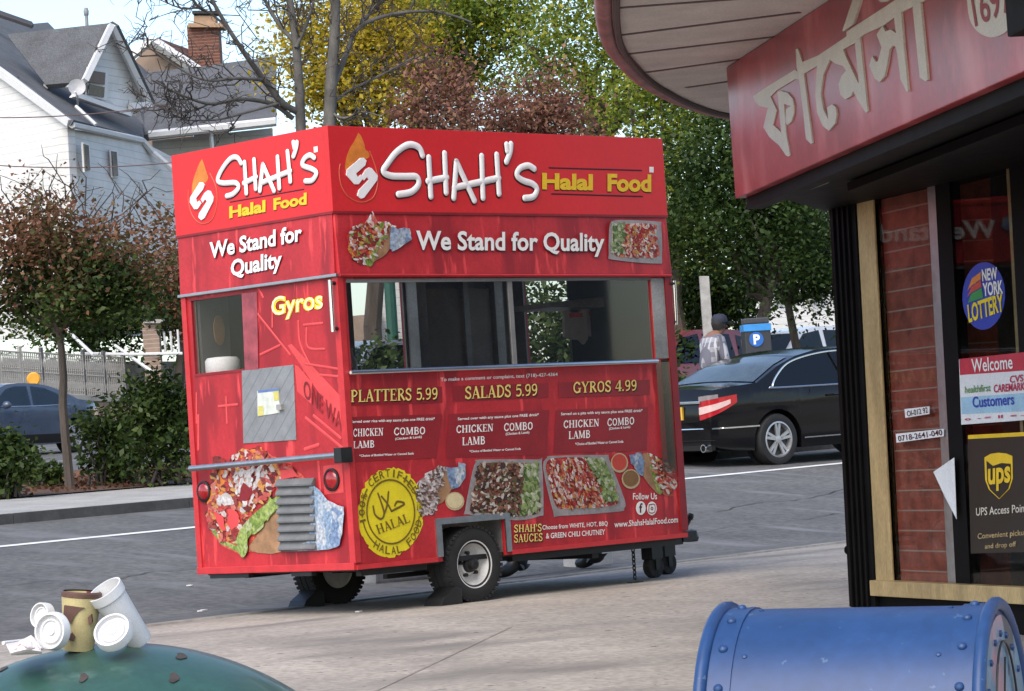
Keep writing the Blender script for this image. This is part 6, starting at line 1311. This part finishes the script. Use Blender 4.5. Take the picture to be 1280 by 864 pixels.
def leafcloud(name, pts, size, mat, parent, flatz=.35):
    pts = np.asarray(pts); n = len(pts)
    a = rng.normal(size=(n, 3)); a /= np.linalg.norm(a, axis=1)[:, None]
    b = rng.normal(size=(n, 3)); b[:, 2] *= flatz; a[:, 2] *= .7; b -= a*(a*b).sum(1)[:, None]/(a*a).sum(1)[:, None]; b /= np.linalg.norm(b, axis=1)[:, None]; a /= np.linalg.norm(a, axis=1)[:, None]
    s = size*rng.uniform(.6, 1.35, n)[:, None]; c = np.cross(a, b)*s*.10
    vs = np.stack([pts-a*s*.5, pts+b*s*.30+c-a*s*.05, pts+a*s*.5, pts-b*s*.30+c-a*s*.05], 1).reshape(-1, 3)
    off = np.array([0., 0, 0]); q = parent
    while q: off += np.array(q.location); q = q.parent
    me = bpy.data.meshes.new(name); me.vertices.add(4*n); me.vertices.foreach_set('co', (vs-off).ravel().astype(np.float32))
    me.loops.add(4*n); me.loops.foreach_set('vertex_index', np.arange(4*n)); me.polygons.add(n); me.polygons.foreach_set('loop_start', np.arange(0, 4*n, 4)); me.polygons.foreach_set('loop_total', np.full(n, 4))
    me.update(calc_edges=True); me.materials.append(mat); o = bpy.data.objects.new(name, me); COL.objects.link(o)
    if parent: o.parent = parent
    return o
def clumps(c, rad, n, shell=.55):
    d = rng.normal(size=(n, 3)); d /= np.linalg.norm(d, axis=1)[:, None]; r_ = rng.uniform(shell, 1, n)[:, None]**.8
    A = np.array([rt, fw, [0, 0, 1.]]); return np.array(c)+(d*r_*np.array(rad))@A
def wander(a, b, r0, r1, mb, k=6, wob=.06):
    a, b = V(a), V(b); Ln = (b-a).length; path = []; rad = []
    for i in range(k+1):
        t = i/k; p = a.lerp(b, t)+V(rng.normal(size=3))*Ln*wob*math.sin(math.pi*t); p.z += Ln*.06*math.sin(math.pi*t); path.append(p); rad.append(r0+(r1-r0)*t)
    mb.tube(path, rad, 7); return path
def tree(name, label, base, c, rad, ncl, nlf, lsize, mat, tr=.15, bark=None, csize=None, fork=None, cat='tree', group=None, shell=.5, extra=None):
    base = V(base); t = thing(name, label, cat, base, group); c = V(c); bark = bark or m_bark
    tk = MB(); fk = V(fork) if fork else base.lerp(c-V((0, 0, rad[2]*.6)), .9)
    wander(base-V((0, 0, .1)), fk, tr*1.15, tr*.8, tk, 6, .012)
    cl_ = clumps(c, rad, ncl, shell); csize = csize or min(rad)*.33
    for p in cl_[:min(ncl, 16)]: wander(fk+V(rng.normal(size=3))*tr*.3, V(p), tr*.42, tr*.06, tk, 6, .09)
    tk.build('trunk', bark, t, smooth=50)
    per = nlf//ncl; P = np.concatenate([p+rng.normal(size=(int(per*rng.uniform(.5, 1.5)), 3))*csize*rng.uniform(.6, 1.3)*np.array([1, 1, .75]) for p in cl_])
    leafcloud('crown', P, lsize, mat, t)
    if extra: leafcloud('crown', extra(), lsize, mat, t)
    return t
def ground_at(px, t, add=0): p = D(px, 500, t); return V((p.x, p.y, gz(p.x, p.y)+add))
# small street tree at the left
bt_ = G(88, 611, .11); tb = (bt_-CAM).dot(fw)
TL = tree('street_tree', 'small street tree with sparse russet and green crown at the left', bt_, D(92, 318, tb), (1.36, 1.2, .78), 60, 9000, .07, LM, .052, m_bark, .22, D(74, 415, tb), shell=.25)
P = np.concatenate([p+rng.normal(size=(170, 3))*.2*np.array([1, 1, .7]) for p in clumps(D(100, 362, tb), (1.25, 1.0, .42), 46, .2)]); leafcloud('crown', P, .075, LS, TL)
tw = MB()
for i in range(46):
    a_ = V(clumps(D(100, 270, tb), (1.3, .9, .35), 1, .3)[0]); wander(a_, a_+V((rng.normal()*.3, rng.normal()*.3, .25+rng.uniform(0, .35))), .009, .003, tw, 4, .08)
tw.build('twig', m_twig, TL)
# shrubs in the bed
def shrub(label, px, py, rx, rz_, n, t=None, mat=LS, ls=.085, group='shrubs in the planting bed'):
    g = G(px, py, .11) if t is None else ground_at(px, t, .11); s_ = thing('shrub', label, 'shrub', g, group); c = g+V((0, 0, rz_*.95))
    st = MB()
    for i in range(14): p = clumps(c, (rx*.8, rx*.7, rz_*.8), 1)[0]; wander(g+V((rng.normal()*.1, rng.normal()*.1, 0)), V(p), .02, .006, st, 5, .06)
    st.build('stem', m_twig, s_); cl_ = clumps(c, (rx, rx*.8, rz_), 38, .3)
    P = np.concatenate([p+rng.normal(size=(n//38, 3))*min(rx, rz_)*.26 for p in cl_]); P = P[P[:, 2] > g.z-.02]; leafcloud('foliage', P, ls, mat, s_); return s_
shrub('tall dark green shrub directly left of the cart', 205, 606, .52, .70, 4200)
shrub('lower green shrub right of the small tree trunk', 138, 606, .48, .42, 2600)
shrub('green shrub at the left edge of the photo', 8, 622, .34, .38, 2200)
shrub('thin low green plant beside the tree trunk', 62, 608, .24, .16, 500)
shrub('tall bush behind the cart, right of the bent person', 690, 590, 1.0, 1.3, 6000, 44, LS, .11, 'bushes beyond the cart')
shrub('bush seen through the right half of the cart window', 770, 590, 1.1, 1.2, 4200, 47, LG, .11, 'bushes beyond the cart')
shrub('bush seen through the left part of the cart window', 480, 600, .9, .8, 3600, 46, LS, .11, 'bushes beyond the cart')
shrub('low hedge clump at the right edge of the cart', 858, 545, .6, .42, 1800, 47, LS, .1, 'bushes beyond the cart')
dg_ = MB()
P = []
for i in range(5200):
    q, s_ = rng.uniform(12.5, 17.5), rng.uniform(4, 26); p = qs(q, s_, .11); P.append((p.x, p.y, p.z+abs(rng.normal())*.02))
tag(leafcloud('fallen_leaves', P, .085, leafmat('fallen leaves', [(.06, .028, .018), (.13, .055, .03), (.2, .10, .055), (.10, .075, .04)]), None, .1), kind='stuff')
# bare tree with two stems, traced limb by limb
tbare = 45; bb0 = ground_at(402, tbare, .15); bare = thing('bare_tree', 'tall leafless twin stemmed tree rising behind the cart sign', 'tree', bb0)
lim = MB(); tws = MB()
def limb(pts, r0, r1, tw=10, tl=.9):
    P = [D(x, y, tbare+dt) for x, y, dt in pts]; path = crom(P, 5); n = len(path); lim.tube(path, [.85*(r0+(r1-r0)*i/(n-1)) for i in range(n)], 8)
    for i in range(tw):
        k_ = rng.integers(int(n*.2), n-1); d = (path[k_+1]-path[k_]).normalized(); v_ = V(rng.normal(size=3)); v_ = (v_-d*v_.dot(d)).normalized(); e_ = path[k_]+(d*rng.uniform(.5, 1)+v_*rng.uniform(.5, 1)+V((0, 0, .25)))*tl*rng.uniform(.4, 1); p_ = wander(path[k_], e_, .013, .004, tws, 6, .10)
        for j in range(4):
            q = p_[rng.integers(1, 6)]; e2 = q+V(rng.normal(size=3))*.22*tl+V((0, 0, .06)); p2 = wander(q, e2, .008, .004, tws, 4, .12)
            for m_ in range(2): q2 = p2[rng.integers(1, 4)]; wander(q2, q2+V(rng.normal(size=3))*.13*tl, .005, .003, tws, 3, .1)
fx_, fz_ = bb0, None
lim.tube([bb0-V((0, 0, .2)), D(412, 330, tbare), D(412, 160, tbare)], [.13, .12, .10], 10)
limb([(412,160,0),(414,100,0),(418,50,0),(420,-20,0),(424,-90,0)], .12, .07, 8, 1.0)
lim.tube([bb0-V((0, 0, .2)), D(385, 330, tbare), D(376, 160, tbare)], [.11, .09, .08], 10)
limb([(376,160,0),(374,110,0),(370,55,.1),(362,0,.2),(350,-60,.3)], .095, .05, 10, 1.0)
limb([(372,140,0),(352,128,-.2),(330,100,-.5),(308,70,-.8),(285,35,-1),(262,-5,-1.2)], .07, .03, 9, 1.1)
limb([(366,148,0),(340,130,-.2),(300,124,-.6),(262,130,-1),(225,118,-1.3),(190,100,-1.6)], .05, .012, 9, .9)
limb([(330,100,-.5),(295,98,-1),(255,100,-1.4),(215,80,-1.6),(180,55,-1.8)], .035, .009, 10, .9)
limb([(352,128,-.2),(310,140,-.6),(270,150,-.9),(220,150,-1.1)], .03, .008, 7, .8)
limb([(370,55,.1),(345,25,.2),(325,-10,.2),(300,-40,.2)], .045, .02, 10, .9)
limb([(370,60,0),(385,25,.2),(398,-20,.2)], .04, .02, 6, .8)
limb([(416,110,0),(432,70,.3),(448,35,.5),(490,18,.7),(545,15,1),(590,28,1.3)], .06, .016, 10, 1.0)
limb([(448,35,.5),(470,8,.7),(510,-20,1)], .04, .02, 8, 1.0)
limb([(414,130,0),(440,112,.3),(480,92,.8),(520,70,1)], .035, .012, 8, .9)
limb([(413,140,0),(430,148,-.2),(452,140,-.4),(478,146,-.5)], .03, .012, 5, .7)
limb([(285,35,-1),(255,12,-1.1),(225,10,-1.2),(190,-5,-1.3)], .025, .008, 10, .9)
limb([(262,130,-1),(235,140,-1.2),(210,138,-1.4),(178,118,-1.5)], .016, .006, 10, .7)
lim.build('trunk', m_bark2, bare, smooth=50); tws.build('twigs', m_twig, bare)
# crowns behind the cart
tree('autumn_tree', 'tall yellow leaved tree behind the bare twin stemmed tree', ground_at(470, 66), D(455, 80, 66), (1.9, 1.7, 2.1), 60, 15000, .12, LY, .2, m_bark, .50, shell=.2)
tree('autumn_tree', 'yellow and green mottled tree left of the russet tree', ground_at(560, 70), D(580, 30, 70), (2.0, 1.8, 1.7), 56, 14000, .12, LGY, .2, m_bark, .55, shell=.2)
tree('autumn_tree', 'yellow leaved tree top above the russet tree', ground_at(515, 72), D(520, 30, 72), (1.5, 1.6, 1.5), 44, 9000, .12, LY, .2, m_bark, .5, shell=.2)
tree('russet_tree', 'russet brown leaved tree right behind the cart roof', ground_at(625, 50), D(650, 150, 50), (1.45, 1.3, .95), 48, 8500, .085, LR, .13, m_bark, .30, shell=.2)
tree('russet_tree', 'upper russet sprays beside the yellow trees', ground_at(560, 51), D(545, 130, 51), (.70, .7, .8), 26, 2900, .10, LR, .1, m_bark, .26, shell=.2)
tree('green_tree', 'light green tree between the russet tree and the shop canopy', ground_at(760, 62), D(745, 60, 62), (2.0, 1.8, 2.3), 70, 15000, .11, LGY, .2, m_bark, .55, shell=.2)
tree('green_tree', 'dark green dense tree between the cart and the shop', ground_at(915, 54), D(930, 240, 54), (1.75, 1.6, 2.1), 90, 24000, .10, LG, .12, m_bark, .42, D(960, 372, 54), shell=.15)
tree('green_tree', 'dark green tree right against the shop post with a slanting trunk', ground_at(1012, 57), D(1015, 300, 57), (1.0, 1.0, 1.35), 46, 12000, .10, LG, .09, m_bark, .36, D(985, 380, 57), shell=.15)
tree('green_tree', 'mid green tree peeking out behind the cart sign', ground_at(850, 58), D(838, 190, 58), (1.2, 1.2, 2.6), 60, 14000, .10, LGY, .16, m_bark, .42, shell=.15)
tree('green_tree', 'dark tree behind the man and the timber post', ground_at(870, 60), D(885, 370, 60), (1.6, 1.4, 1.0), 44, 8000, .13, LG, .09, m_bark, .4, shell=.15)
tree('green_tree', 'green tree beyond the iron fence at the far left', ground_at(60, 79), D(120, 395, 79), (2.1, 1.6, .9), 40, 6000, .15, LG, .15, m_bark, .45, shell=.2)
tree('green_tree', 'low green tree beside the house wing above the fence', ground_at(215, 79), D(228, 350, 79), (1.5, 1.3, 1.9), 44, 6500, .15, LM, .15, m_bark, .45, shell=.2)
P = []
for i in range(16000):
    s_ = rng.uniform(-30, 150); q = 92+rng.uniform(-6, 10); p = qs(q, s_); P.append((p.x, p.y, p.z+rng.uniform(0, 1)**1.3*(3.2+1.2*math.sin(s_*.35)+.8*math.sin(s_*.9))))
tag(leafcloud('distant_woods', P, .42, LG, None), kind='stuff')
# litter on the street
for (x, y, lab) in ((252, 765, 'white scrap of litter on the road left of the cart, nearest the sidewalk'), (238, 733, 'small pale scrap on the road below the cart corner'), (448, 766, 'tiny pale scrap on the sidewalk below the near cart wheel'), (255, 764, 'pale fleck touching the litter scrap on the road')):
    p = G(x, y); tag(MB().prism([p+V((.03*math.cos(a)*random.uniform(.6, 1.2), .02*math.sin(a), .004)) for a in np.linspace(0, 2*math.pi, 8)[:-1]], (0, 0, .008)).build('litter', m_foam), lab, 'litter', 'litter on the street')
